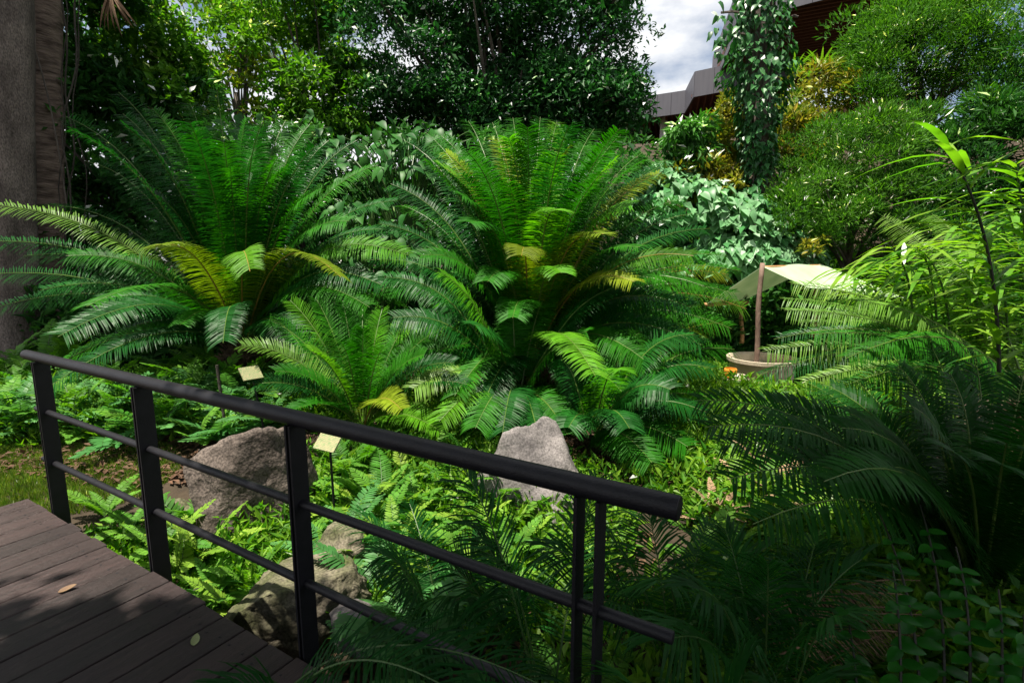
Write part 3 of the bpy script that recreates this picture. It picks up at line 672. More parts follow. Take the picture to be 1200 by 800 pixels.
# ================================================================== CYCADS
def build_cycads():
    D2 = dict(n=140, Ln=.25, W=.0122, droop=.38, vee=14, a0=86, a1=60, tipf=.6, rc=.055)
    g, y, d, b = 'f_green', 'f_yellow', 'f_dark', 'f_bright'
    cycad('tall_cycad', 'tallest cycad in the middle with upright feathery fronds', 620, 425, 6.0, [
        (470, 215, 6.3, .16, d), (485, 163, 6.9, .14, d), (508, 153, 7.2, .10, g), (530, 158, 6.4, .16, g), (555, 138, 7.3, .07, g), (582, 140, 7.0, .10, g), (603, 134, 7.3, .06, g),
        (632, 133, 7.2, .05, g), (650, 138, 7.4, .07, b), (690, 148, 7.2, .08, g), (718, 156, 6.9, .10, g), (745, 176, 6.9, .12, g), (765, 193, 6.6, .14, d), (772, 186, 7.0, .12, g),
        (800, 250, 6.4, .18, d), (790, 232, 6.8, .16, g), (818, 268, 6.0, .22, d), (838, 300, 5.8, .26, g), (850, 345, 5.5, .30, g), (842, 322, 6.2, .24, y), (862, 362, 5.9, .30, y),
        (455, 262, 6.0, .20, d), (440, 305, 5.8, .26, d), (450, 340, 5.6, .30, g), (480, 240, 6.7, .14, g),
        (556, 262, 4.9, .42, g), (612, 300, 4.7, .50, y), (652, 248, 4.9, .45, b), (575, 330, 4.8, .50, g), (602, 372, 4.7, .46, g), (700, 275, 5.0, .42, y), (730, 240, 5.4, .30, b),
        (525, 193, 5.6, .26, y), (680, 188, 5.8, .22, g), (640, 183, 6.0, .18, g), (570, 183, 6.0, .18, g), (600, 215, 5.6, .25, g), (550, 230, 5.4, .30, g), (700, 215, 5.6, .25, g), (740, 290, 5.1, .35, g),
        (500, 300, 5.3, .35, g), (490, 380, 5.2, .35, d), (770, 330, 5.1, .36, g), (800, 360, 5.2, .34, d), (855, 318, 5.6, .28, g), (845, 385, 5.4, .3, g), (812, 335, 5.0, .36, g), (560, 460, 5.0, .2, 'dead'), (705, 470, 5.1, .2, 'dead'), (655, 320, 4.8, .45, b), (735, 330, 5.0, .4, y), (535, 178, 5.9, .2, y), (655, 172, 5.9, .2, y), (762, 202, 6.2, .2, y), (592, 160, 6.3, .15, y), (800, 300, 5.2, .3, y)], 24, 2.6, fk=D2, r=.24, emats=(g, g, d, b), eel=(62, 86), low=20)
    cycad('spreading_cycad', 'wide dark cycad on the left with long arching fronds', 285, 400, 6.4, [
        (92, 136, 6.6, .14, d), (150, 106, 7.0, .10, d), (158, 133, 6.5, .12, d), (195, 128, 6.2, .16, g, dict(twist=40)), (228, 118, 7.0, .08, g), (255, 100, 7.2, .05, g), (275, 138, 6.4, .10, g),
        (300, 138, 7.0, .06, g), (325, 138, 7.2, .06, g), (350, 143, 7.0, .08, g), (372, 163, 7.0, .10, d), (405, 163, 6.9, .14, d), (430, 193, 6.6, .18, g), (455, 235, 6.4, .22, d), (450, 270, 6.0, .26, d),
        (-6, 240, 5.6, .20, 'f_pale', dict(twist=30)), (-20, 285, 5.7, .20, d, dict(twist=30)), (-30, 325, 6.0, .14, d, dict(twist=30)), (62, 240, 6.6, .20, d), (110, 188, 7.2, .16, d), (40, 300, 6.4, .18, d),
        (190, 288, 5.1, .34, y), (292, 318, 4.9, .50, y, dict(twist=-25)), (392, 325, 5.1, .46, y, dict(twist=15)), (468, 300, 5.6, .34, b), (440, 335, 5.5, .32, d),
        (235, 178, 6.0, .16, g), (320, 183, 5.9, .18, g), (370, 220, 5.8, .22, g), (270, 198, 5.6, .22, g), (400, 260, 5.6, .28, g), (180, 220, 6.0, .22, d),
        (215, 380, 5.1, .30, g, dict(Ln=.2)), (130, 350, 5.4, .24, d), (340, 240, 6.8, .1, d), (60, 340, 5.6, .26, d), (10, 360, 6.0, .2, d), (90, 300, 5.6, .26, g), (425, 360, 5.4, .34, g)], 20, 2.6, fk=D2, r=.26, emats=(d, g, d), eel=(58, 86), low=18)
    S = dict(n=92, Ln=.19, W=.0090, droop=.25, vee=28, rr=.009, a0=80, a1=52, tipf=.5, rc=.02)
    cycad('low_cycad', 'low bright cycad in front of the dark left cycad', 425, 497, 4.9, [
        (285, 405, 4.6, .28, 'f_pale'), (318, 375, 5.1, .20, g), (342, 352, 5.3, .14, b), (372, 350, 5.3, .12, g), (402, 352, 5.4, .08, g), (425, 356, 5.5, .08, g), (447, 362, 5.4, .1, b),
        (480, 372, 5.3, .14, g), (515, 385, 5.1, .20, g), (545, 402, 4.9, .24, g), (530, 425, 4.6, .26, d), (545, 450, 4.5, .26, d), (515, 505, 4.3, .24, b), (325, 435, 4.4, .26, g), (300, 450, 4.5, .26, d),
        (345, 480, 4.2, .24, g), (400, 400, 4.5, .24, g), (450, 405, 4.5, .22, g), (365, 410, 4.5, .24, b), (495, 415, 4.6, .22, g), (425, 385, 4.8, .16, g), (470, 480, 4.1, .3, y)], 0, fk=S, r=.13)
    S2 = dict(n=104, Ln=.23, W=.0110, droop=.42, vee=10, rr=.011, a0=88, a1=60, tipf=.6, rc=.06)
    cycad('middle_cycad', 'cycad below the tall one with one bright frond pointing up', 606, 462, 5.2, [
        (526, 318, 5.0, .10, b, dict(twist=20, vee=8, Ln=.28)), (462, 325, 5.2, .26, d), (470, 372, 4.8, .26, d), (490, 455, 4.5, .30, 'f_pale'), (520, 492, 4.3, .28, b), (560, 500, 4.2, .3, g),
        (682, 388, 4.9, .16, g), (715, 335, 5.2, .14, d), (662, 508, 4.3, .26, g), (560, 380, 4.6, .24, d), (600, 350, 5.4, .1, g), (640, 340, 5.6, .1, g), (630, 512, 4.25, .30, d), (590, 505, 4.2, .35, d), (500, 410, 4.9, .24, g)], 0, fk=S2, r=.15)
    cycad('glossy_cycad', 'cycad right of the pale boulder with shiny downcurved fronds', 694, 505, 4.8, [
        (805, 392, 4.8, .30, d, dict(twist=-15)), (828, 432, 4.6, .34, d, dict(twist=-20)), (820, 482, 4.4, .30, d), (745, 390, 5.1, .2, g), (770, 372, 5.4, .18, g), (838, 470, 4.9, .25, g), (725, 432, 4.3, .34, b),
        (800, 522, 4.2, .22, g), (760, 540, 4.0, .22, g), (700, 400, 5.2, .12, g), (660, 420, 4.9, .2, d), (852, 410, 5.2, .24, g), (842, 380, 5.6, .22, y), (668, 500, 4.2, .34, d), (735, 500, 4.0, .34, d), (780, 455, 4.2, .3, d)], 0, fk=S2, r=.15)
    P = dict(n=84, Ln=.22, W=.0120, droop=.32, vee=12, rr=.010, a0=84, a1=52, tipf=.5, rc=.05)
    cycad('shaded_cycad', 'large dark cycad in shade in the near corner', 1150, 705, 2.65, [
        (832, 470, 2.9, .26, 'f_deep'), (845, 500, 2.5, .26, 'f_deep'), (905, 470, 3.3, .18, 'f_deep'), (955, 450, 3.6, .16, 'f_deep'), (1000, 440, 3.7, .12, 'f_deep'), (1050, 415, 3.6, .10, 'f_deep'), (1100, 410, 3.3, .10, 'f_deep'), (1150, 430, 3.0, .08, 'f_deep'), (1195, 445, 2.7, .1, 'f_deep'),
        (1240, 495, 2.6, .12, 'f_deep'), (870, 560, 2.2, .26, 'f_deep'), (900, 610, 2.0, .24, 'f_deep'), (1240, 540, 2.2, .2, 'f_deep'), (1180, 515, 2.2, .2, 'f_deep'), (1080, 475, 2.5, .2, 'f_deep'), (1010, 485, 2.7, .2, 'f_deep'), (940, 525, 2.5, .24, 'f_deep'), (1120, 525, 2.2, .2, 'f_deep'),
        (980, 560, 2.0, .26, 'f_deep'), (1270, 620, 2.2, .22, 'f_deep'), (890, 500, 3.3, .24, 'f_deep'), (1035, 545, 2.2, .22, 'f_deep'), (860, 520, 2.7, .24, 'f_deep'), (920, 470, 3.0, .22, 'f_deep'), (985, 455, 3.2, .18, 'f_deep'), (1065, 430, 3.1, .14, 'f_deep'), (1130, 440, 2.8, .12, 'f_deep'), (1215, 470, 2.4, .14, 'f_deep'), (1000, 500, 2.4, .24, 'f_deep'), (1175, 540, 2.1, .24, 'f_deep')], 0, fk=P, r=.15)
    cycad('pale_cycad', 'pale green cycad with level sunlit fronds reaching toward the tub', 1215, 475, 4.0, [
        (938, 333, 4.2, .12, 'f_pale'), (930, 364, 4.1, .12, 'f_pale'), (918, 398, 4.0, .22, d), (905, 412, 3.9, .14, 'f_pale'), (900, 440, 3.9, .24, d), (935, 428, 4.0, .2, g), (1042, 252, 5.2, .06, 'f_pale', dict(twist=50)), (1100, 250, 5.0, .1, 'f_pale'),
        (960, 470, 3.6, .24, g), (1020, 300, 5.4, .12, g), (1180, 240, 5.2, .08, g), (1000, 420, 3.6, .3, g), (960, 350, 5.2, .2, g), (945, 378, 4.2, .13, 'f_pale'), (960, 392, 3.9, .14, g), (925, 350, 4.4, .12, 'f_pale'), (1010, 352, 3.9, .12, 'f_pale'), (950, 448, 3.7, .16, 'f_pale')], 0, fk=dict(n=120, Ln=.15, W=.0078, droop=.5, vee=-5, rr=.010, face=42, a0=88, a1=62, tipf=.6, rc=.04), r=.15)
build_cycads()

# ================================================================== PALMS, CANES, BROAD LEAVES
def build_palms():
    F = dict(n=36, Ln=.30, W=.011, droop=.6, vee=10, rr=.007, a0=70, a1=25, pet=.3)
    def palm(label, bu, bv, Y, tips, mat='f_palm', fk=F, group='soft feather palms in shade', high=False):
        B = at(bu, bv, Y); gz = height(B.x, B.y); zb = B.z if high else gz; root = empty('feather_palm', (B.x, B.y, gz), label, 'palm', group)
        for (u, v, ty, lift) in tips:
            t_ = at(u, v, ty); add_frond(root, (B.x+rng.normal(0, .03), B.y+rng.normal(0, .03), zb), t_, lift, M[mat], M['stem_green'], twist=rng.uniform(-20, 20), **fk)
        mb = MB()
        for k in range(5): mb.tube([(rng.normal(0, .04), rng.normal(0, .04), -.05), (rng.normal(0, .03), rng.normal(0, .03), max(.35, zb-gz))], .012, 6)
        mb.obj('stem', M['stem_green'], root)
    palm('soft feather palm behind the cut end of the handrail', 800, 760, 2.3, [(700, 610, 2.5, .2), (760, 600, 2.7, .18), (830, 610, 2.8, .2), (900, 640, 2.3, .28), (990, 640, 2.4, .3), (700, 700, 2.0, .25), (870, 700, 1.9, .3), (640, 640, 2.3, .26), (930, 690, 2.0, .3), (780, 680, 1.9, .3)])
    palm('feather palm below the lower rail ends with long drooping leaflets', 900, 800, 1.9, [(1010, 655, 1.9, .28), (980, 720, 1.6, .3), (900, 660, 1.8, .25), (820, 690, 1.6, .28), (780, 750, 1.5, .3), (960, 620, 2.4, .2), (850, 620, 2.3, .2)])
    palm('dark feather palm silhouetted against the pale boulder', 640, 740, 2.0, [(540, 545, 2.3, .3), (590, 660, 1.9, .3), (700, 560, 2.5, .2), (500, 640, 2.1, .3), (560, 625, 2.2, .3)])
    palm('near feather palm frond arching up beside the deck edge', 330, 830, 1.55, [(630, 800, 1.3, .30), (560, 830, 1.2, .34), (250, 830, 1.35, .3)], fk=dict(n=34, Ln=.22, W=.008, droop=.6, vee=25, rr=.006, a0=75, a1=35, pet=.12), group='near palm', high=True)
    palm('feather palm leaf tips poking up along the bottom edge', 830, 850, 1.35, [(740, 800, 1.25, .3), (960, 800, 1.2, .3), (870, 790, 1.3, .3)], group='near palm')
    palm('feather palm between the boulder and the ground ferns', 520, 700, 2.6, [(420, 600, 2.8, .3), (450, 650, 2.4, .3), (560, 640, 2.7, .25), (600, 700, 2.3, .3), (480, 590, 3.1, .2), (540, 700, 2.2, .3)], mat='f_palm')
    # cane plants with lance leaves
    lance = [leaf_mesh('leaf', .36, .044, M['l_bamboo'], 'lance', c) for c in (.55, .9, 1.25)]
    def cane(label, pts, nl, s=1.0, group='leafy canes', stem='stem_green', spread=1.0):
        B = pts[0]; gz = height(B.x, B.y); root = empty('cane_plant', (B.x, B.y, gz), label, 'cane plant', group)
        q = [p-root.location for p in pts]; q[0] = Vector((q[0].x, q[0].y, -.05))
        C = bez(q[0], q[1], q[2], 24); mb = MB(); mb.tube(C, np.linspace(.014, .005, 24)*s, 7); mb.obj('stem', M[stem], root)
        for k in range(nl):
            t = .30+.70*(k+.5)/nl; i = min(22, int(t*23)); p = Vector(C[i])+(Vector(C[i+1])-Vector(C[i]))*(t*23-i); tg = (Vector(C[i+1])-Vector(C[i])).normalized()
            sd = Vector((1, 0, 0)) if k % 2 else Vector((-1, 0, 0))
            d = sd*.8*spread+Vector((rng.normal(0, .25), rng.normal(-.15, .5), .42))+tg*.4
            place(lance[k % 3], 'leaf', root, p, d, Vector((0, 0, 1))-d.normalized()*.2, s*rng.uniform(.75, 1.2))
    cane('tall cane with dark stem and long lance leaves at the picture edge', [at(1168, 560, 3.3), at(1200, 300, 3.3), at(1108, 172, 3.2)], 44, 1.1, stem='stem_dark')
    cane('tall cane leaning out of the frame with lance leaves', [at(1215, 560, 3.5), at(1215, 330, 3.5), at(1190, 190, 3.3)], 40, 1.05)
    for i in range(22):
        bu = 1030+i*9; tu = 992+i*10+rng.normal(0, 12); tv = 215+rng.uniform(0, 130); Y = 4.8+rng.uniform(-.6, .6)
        if i < 11: tv = 278+rng.uniform(0, 60)
        cane(('leafy bright green cane on the tarp side of the thicket' if i < 8 else 'leafy bright green cane in the middle of the thicket' if i < 15 else 'leafy bright green cane of the thicket at the picture edge'), [at(bu, 480, Y), at(bu+10, tv+30, Y), at(tu, tv, Y-.3)], 30, .95, group='cane thicket')
    # zamioculcas-like stems with paired oval leaves, lower right
    oval = [leaf_mesh('leaf', .09, .05, M['l_zz'], 'oval', c) for c in (.1, .25)]
    for oi, (bu, bv, Y, tu, tv, ty) in enumerate(((1085, 820, 1.75, 1030, 600, 2.2), (1110, 820, 1.8, 1078, 590, 2.3), (1060, 830, 1.65, 1045, 660, 1.9), (1140, 820, 1.75, 1120, 640, 2.0), (1175, 830, 1.7, 1170, 690, 1.9), (1010, 830, 1.8, 985, 690, 2.1), (1200, 840, 1.6, 1200, 720, 1.75))):
        b, t_ = at(bu, bv, Y), at(tu, tv, ty); gz = height(b.x, b.y)
        root = empty('oval_leaf_plant', (b.x, b.y, gz), ('tall stem of paired oval leaves leaning over the dry fronds', 'tallest stem of paired oval leaves under the dark cycad', 'short stem of paired oval leaves in front of the tall pair', 'stem of paired oval leaves below the dark cycad base', 'low oval leaved stem near the corner', 'oval leaved stem rising behind the heap of dry fronds', 'oval leaved stem at the very picture corner')[oi], 'plant', 'oval leaf stems in the dark corner')
        C = bez((0, 0, -.03), Vector((0, 0, (t_.z-gz)*.7)), t_-root.location, 16); mb = MB(); mb.tube(C, np.linspace(.007, .003, 16), 6); mb.obj('stem', M['stem_dark'], root)
        for k in range(9):
            for sgn in (-1, 1):
                i = min(14, 3+int(k*1.35)); p = Vector(C[i]); s = 1.15-.06*k
                place(oval[k % 2], 'leaf', root, p, (sgn, -.35+rng.normal(0, .2), .12+rng.normal(0, .15)), (0, -.35, 1), s*rng.uniform(.9, 1.15))
    # strappy rosettes at the foot of the building
    strap = leaf_mesh('leaf', .75, .07, M['f_pale'], 'lance', .25)
    for (u, v, Y) in ((930, 78, 13.5), (962, 72, 13.5), (985, 76, 13.2), (948, 84, 13)):
        c = at(u, v+8, Y); gz = height(c.x, c.y); root = empty('dracaena', (c.x, c.y, gz), 'spiky rosette plant below the slatted soffit', 'plant', 'spiky rosettes under the soffit')
        mb = MB(); mb.tube([(0, 0, -.1), (0, 0, max(.2, c.z-gz))], .03, 7); mb.obj('stem', M['bark'], root)
        for k in range(14):
            a = k*2.4; place(strap, 'leaf', root, (0, 0, max(.2, c.z-gz)), (math.cos(a), math.sin(a), 1.5-.05*k), (-math.cos(a), -math.sin(a), .6), rng.uniform(.6, .9))
    # dry hanging palm leaf, upper left
    c = at(130, -10, 9.0); root = empty('dry_palm_leaf', c, 'dry brown fan palm leaf hanging at the top beside the trunk', 'palm leaf')
    seg = leaf_mesh('segment', .75, .05, M['dead'], 'lance', .3)
    mb = MB(); mb.tube(bez((0, 0, 0), (0, .1, .8), (.1, .4, 1.8), 8), .015, 6); mb.obj('stalk', M['dead'], root)
    for k in range(13):
        a = (k-6)/6*.9; place(seg, 'segment', root, (0, 0, 0), (math.sin(a), rng.normal(-.1, .15), -1.0), (0, -1, .2), rng.uniform(.6, 1.0))
build_palms()

# ================================================================== FERNS
def build_ferns():
    def variants(mat, **k):
        out_ = []
        for i in range(5):
            l = rng.uniform(.85, 1.1); el = rng.uniform(.25, .75)
            out_.append(frond_mesh((0, 0, 0), (.35*l, rng.normal(0, .05), el*.62*l), (l*.85, rng.normal(0, .08), el*.45*l), M[mat], M['stem_green'], **k))
        return out_
    sword = dict(n=26, Ln=.125, W=.038, droop=.12, vee=8, rr=.006, a0=85, a1=60, pet=.10, tipf=.15, louver=6)
    lobed = dict(n=14, Ln=.20, W=.050, droop=.10, vee=10, rr=.008, a0=75, a1=40, pet=.22, tipf=.5, louver=4)
    lacy = dict(n=30, Ln=.16, W=.030, droop=.25, vee=5, rr=.006, a0=80, a1=55, pet=.15, tipf=.12, louver=10)
    K = {'sword': variants('f_fern', **sword), 'yellow': variants('f_fern_yellow', **sword), 'blue': variants('f_fern_blue', **lobed), 'lobed': variants('f_fern', **lobed), 'lacy': variants('f_fern_blue', **lacy), 'lacyg': variants('f_fern', **lacy), 'dry': variants('dead', **sword)}
    def fern(x, y, kind, size, nf, label, group, z=None):
        gz = height(x, y) if z is None else z
        root = empty('fern', (x, y, gz), label, 'fern', group); a0 = rng.uniform(0, 6.28)
        for k in range(nf):
            o = bpy.data.objects.new('frond', K[kind][(k*2+int(rng.integers(5))) % 5]); link(o, root)
            o.rotation_euler = (rng.normal(0, .12), -rng.uniform(-.1, .75), a0+k*2.4+rng.normal(0, .2)); s = size*rng.uniform(.75, 1.15); o.scale = (s, s, s)
    # left bank
    for i in range(64):
        u = rng.uniform(-30, 310); v = rng.uniform(405, 505); Y = 5.9-(v-410)/100*1.2+rng.normal(0, .1)
        p = at(u, v, Y); k = ('blue', 'sword', 'lacy', 'sword', 'lobed', 'lacyg')[i % 6]
        lab = {'blue': 'blue green lobed fern on the sunny bank behind the railing', 'lobed': 'mid green lobed fern on the sunny bank behind the railing', 'sword': 'ladder leaved sword fern on the sunny bank behind the railing', 'lacy': 'blue green lacy fern on the sunny bank behind the railing', 'lacyg': 'bright lacy fern on the sunny bank behind the railing'}[k]
        wh = 'beyond the railing end' if u < 50 else 'between the first two posts' if u < 165 else 'between second and third posts'
        rw = 'above the handrail' if v < 412+.23*(u-25) else 'below the handrail' if v < 450+.3*(u-25) else 'low behind the rails'
        fern(p.x, Y, k, rng.uniform(.5, .78), 9, lab.split(' on ')[0]+' '+wh+', '+rw, lab.split(' on ')[0]+'s on the bank')
    # below the deck edge, between posts
    for (u, v, Y, k, s) in ((150, 600, 3.45, 'sword', .42), (205, 640, 3.05, 'yellow', .48), (235, 610, 3.25, 'yellow', .55), (250, 650, 2.95, 'sword', .45), (270, 665, 2.85, 'yellow', .42), (120, 590, 3.6, 'sword', .4), (190, 610, 3.3, 'sword', .5), (225, 672, 2.8, 'sword', .42), (290, 640, 3.0, 'sword', .38), (215, 580, 3.5, 'lobed', .4)):
        p = at(u, v, Y); lab = 'yellow green sword fern between the deck edge and the brown boulder' if k == 'yellow' else 'bright green fern between the deck edge and the brown boulder'
        fern(p.x, Y, k, s, 8, lab, 'ferns along the deck edge' if k != 'yellow' else 'yellow ferns along the deck edge', z=max(height(p.x, Y), p.z-.28))
    # middle hollow
    for i in range(54):
        u = rng.uniform(385, 600); v = rng.uniform(525, 650); Y = 4.3-(v-525)/125*1.2+rng.normal(0, .08); p = at(u, v, Y)
        k = ('sword', 'lacyg', 'yellow', 'sword')[i % 4]; lab = {'sword': 'sword fern in the sunlit hollow between the two big boulders', 'lacyg': 'fine leaved fern in the sunlit hollow between the two big boulders', 'yellow': 'yellow green fern in the sunlit hollow between the two big boulders'}[k]
        wh = 'beside the third post' if u < 440 else 'in the middle' if u < 520 else 'beside the pale boulder'; rw = 'far side' if v < 565 else 'near side' if v > 610 else 'centre'
        fern(p.x, Y, k, rng.uniform(.36, .6), 8, lab.split(' in the')[0]+' in the sunlit hollow, '+wh+', '+rw, lab.split(' in the')[0]+'s in the hollow')
    for (u, v, Y, s) in ((440, 610, 2.9, .75), (500, 720, 2.3, .7), (450, 700, 2.5, .6), (405, 560, 3.3, .55)):
        p = at(u, v, Y); fern(p.x, Y, 'lacy', s, 7, 'blue green lacy fern '+('reaching over the middle rail' if v == 610 else 'lowest behind the rails' if v == 720 else 'beside the small grey stone' if v == 700 else 'just right of the third post'), 'lacy ferns at the rails', z=height(p.x, Y)+.05)
    # sunny patch right of the glossy cycad
    for i in range(26):
        u = rng.uniform(800, 985); v = rng.uniform(495, 600); Y = 4.5-(v-495)/105*1.3+rng.normal(0, .08); p = at(u, v, Y)
        k = ('yellow', 'sword', 'yellow', 'dry', 'lobed')[i % 5]
        lab = {'yellow': 'yellow green fern in the sun patch beside the dark corner cycad', 'sword': 'green sword fern in the sun patch beside the dark corner cycad', 'dry': 'withered brown fern in the sun patch beside the dark corner cycad', 'lobed': 'lobed green fern in the sun patch beside the dark corner cycad'}[k]
        fern(p.x, Y, k, rng.uniform(.3, .5), 8, lab.split(' beside')[0]+(' toward the glossy cycad' if u < 860 else ' under the dark frond tips' if u < 925 else ' below the dark fronds')+(', farther' if v < 545 else ', nearer'), lab.split(' in the')[0]+'s in the sun patch')
    # shaded floor lower right and under the palms
    for i in range(26):
        x = rng.uniform(.2, 3.6); y = rng.uniform(1.9, 3.2)
        kn = ('lacyg', 'sword', 'lobed')[i % 3]; wh = 'behind the handrail end' if x < 1.2 else 'below the dark cycad fronds' if x < 2.3 else 'at the foot of the dark cycad'
        fern(x, y, kn, rng.uniform(.35, .55), 7, {'lacyg': 'lacy', 'sword': 'sword', 'lobed': 'lobed'}[kn]+' fern in deep shade among the palms '+wh+(', nearer' if y < 2.55 else ', farther'), 'ferns in the dark corner')
    for (u, v, Y, k, s_) in ((215, 425, 5.7, 'sword', .8), (250, 428, 5.6, 'lobed', .8), (285, 430, 5.6, 'sword', .85), (325, 428, 5.6, 'sword', .75)):
        p = at(u, v, Y); fern(p.x, Y, k, s_, 10, 'tall '+('lobed' if k == 'lobed' else 'sword')+' fern hiding the foot of the dark left cycad', 'ferns at the foot of the left cycad')
    for (u, Y) in ((-10, 7.4), (25, 7.3), (55, 7.5), (85, 7.6)):
        p = at(u, 400, Y); fern(p.x, Y, 'sword', 1.1, 11, 'large fern at the foot of the two big trunks', 'ferns at the trunk feet')
    # dark floor under the left cycad
    for i in range(16):
        u = rng.uniform(-20, 260); v = rng.uniform(365, 410); Y = rng.uniform(6.0, 7.0); p = at(u, v, Y)
        fern(p.x, Y, ('sword', 'lobed')[i % 2], rng.uniform(.5, .7), 8, 'fern in shade beneath the long fronds of the left cycad', 'ferns under the left cycad')
build_ferns()

# ================================================================== GROUND COVER, GRASS, LITTER
def scatter(name, label, cat, n, region, lf, wf, mat, lift=.06, up=.6, mode='cover'):
    P = []
    while len(P) < n:
        x, y = region()
        if (x-3.5)**2+(y-6.95)**2 < .62 or (2.6 < x < 3.2 and 6.3 < y < 7.1): continue
        P.append((x, y, height(x, y)))
    P = np.array(P); d = rand_dirs(n)
    if mode == 'cover': d[:, 2] = np.abs(d[:, 2])*.8+.25; P[:, 2] += rng.random(n)**1.5*lift
    elif mode == 'grass': d = d*.35+np.array([0, 0, 1.]); P[:, 2] -= .005
    else: d[:, 2] *= .22; P[:, 2] += .008+rng.random(n)*lift
    Ls = lf*rng.uniform(.5, 1.25, n); nr = np.array([0, 0, up])+rand_dirs(n)*(.5 if mode != 'litter' else .28)
    V, T, va = leaf_arrays(P, d, nr, Ls, Ls*wf)
    o = link(bpy.data.objects.new(name, mk(name, V, T, None, [mat], var=va))); tag(o, label, cat, kind='stuff'); return o
def pxreg(u0, u1, v0, v1, z=-.25):
    def f():
        u, v = rng.uniform(u0, u1), rng.uniform(v0, v1); d = ray(u, v); t = (z-EYE)/d.z
        return d.x*t, d.y*t
    return f
def circ(cx, cy, rx, ry):
    def f():
        a = rng.uniform(0, 6.283); k = rng.random()**.5; return cx+math.cos(a)*rx*k, cy+math.sin(a)*ry*k
    return f
def build_cover():
    scatter('ground_cover', 'bright green low leafy cover in the hollow behind the railing', 'ground cover', 14000, circ(-.6, 3.7, 1.5, 1.1), .11, .26, M['l_cover'], .22)
    scatter('ground_cover', 'low leafy cover on the bank under the left ferns', 'ground cover', 16000, circ(-4.2, 5.7, 2.9, 1.0), .12, .3, M['l_cover'], .25)
    scatter('ground_cover', 'low leafy cover in the sun patch near the tub', 'ground cover', 9000, circ(2.2, 4.2, 1.3, 1.1), .11, .28, M['l_cover'], .2)
    scatter('ground_cover', 'dark leafy cover under the palms in the near corner', 'ground cover', 9000, circ(1.9, 2.3, 1.9, .9), .09, .4, M['l_cover'], .25)
    scatter('ground_cover', 'leafy cover around the tarp shelter', 'ground cover', 9000, circ(4.2, 7.6, 2.6, 1.2), .12, .4, M['l_cover'], .2)
    scatter('ground_cover', 'leafy cover along the shady deck edge', 'ground cover', 4500, circ(-2.1, 3.15, .9, .4), .06, .4, M['l_cover'], .08)
    scatter('ground_cover', 'low leafy cover between the glossy cycad and the tub', 'ground cover', 12000, circ(2.7, 5.8, 2.2, .9), .12, .3, M['l_cover'], .25)
    scatter('ground_cover', 'low leafy cover between the low cycad and the middle cycad', 'ground cover', 9000, circ(-.7, 5.4, 1.6, .7), .11, .3, M['l_cover'], .22)
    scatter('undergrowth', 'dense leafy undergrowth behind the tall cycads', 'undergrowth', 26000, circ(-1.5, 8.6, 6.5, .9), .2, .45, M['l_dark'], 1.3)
    scatter('undergrowth', 'dense leafy undergrowth on the slope at the right', 'undergrowth', 20000, circ(7, 9.3, 3.4, 1.3), .18, .35, M['l_hedge'], 1.0)
    scatter('undergrowth', 'leafy undergrowth beneath the croton shrubs on the slope', 'undergrowth', 26000, circ(4.2, 11.6, 3.2, 2.2), .2, .35, M['l_hedge'], .9)
    cl = []
    for _ in range(420):
        x = rng.uniform(-26, 2.5); y = rng.uniform(17, 21); top = float(np.interp(x, [-26, -14, -12, -6, 2.5], [11, 11, 5.0, 4.5, 5.5])); cl.append((Vector((x, y, rng.uniform(0, 1)*top)), rng.uniform(.7, 1.2)))
    for _ in range(90):
        cl.append((Vector((rng.uniform(-15, -9.5), rng.uniform(10, 14), rng.uniform(.3, 8.5))), rng.uniform(.6, 1.0)))
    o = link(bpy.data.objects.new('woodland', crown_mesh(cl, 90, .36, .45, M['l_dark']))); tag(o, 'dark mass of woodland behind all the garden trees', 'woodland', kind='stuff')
    scatter('grass', 'short dry lawn beside the end of the boardwalk', 'grass', 52000, circ(-4.5, 4.15, 1.7, .85), .05, .14, M['l_grass'], mode='grass')
    scatter('leaf_litter', 'dry fallen leaves on the soil behind the railing', 'leaf litter', 2600, circ(-3.2, 4.6, 1.4, .6), .07, .5, M['l_litter'], .03, 1, 'litter')
    scatter('leaf_litter', 'dry fallen leaves around the boulders', 'leaf litter', 2600, circ(-.6, 3.5, 1.6, 1.3), .07, .5, M['l_litter'], .03, 1, 'litter')
    scatter('leaf_litter', 'brown leaf litter at the foot of the cycads', 'leaf litter', 3200, circ(.9, 4.7, 1.6, .7), .09, .4, M['l_litter'], .04, 1, 'litter')
    # pile of dry fronds in the dark corner
    c = at(1000, 745, 2.15); root = empty('dry_frond_pile', (c.x, c.y, height(c.x, c.y)), 'heap of dry brown fronds under the dark cycad', 'dry fronds')
    for k in range(9):
        a = rng.normal(.35, .25); l = rng.uniform(.35, .6); p = Vector((rng.normal(0, .15), rng.normal(0, .1), .10+.03*k+max(0, c.z-root.location.z-.2)))
        dv = Vector((math.cos(a), math.sin(a)*.5, rng.normal(0.02, .08)))*l
        me = frond_mesh(p-dv, p+Vector((0, 0, .12)), p+dv, M['dead'], M['dead'], n=34, Ln=.10, W=.006, droop=.5, vee=-10, rr=.006)
        link(bpy.data.objects.new('dry_frond', me), root)
build_cover()

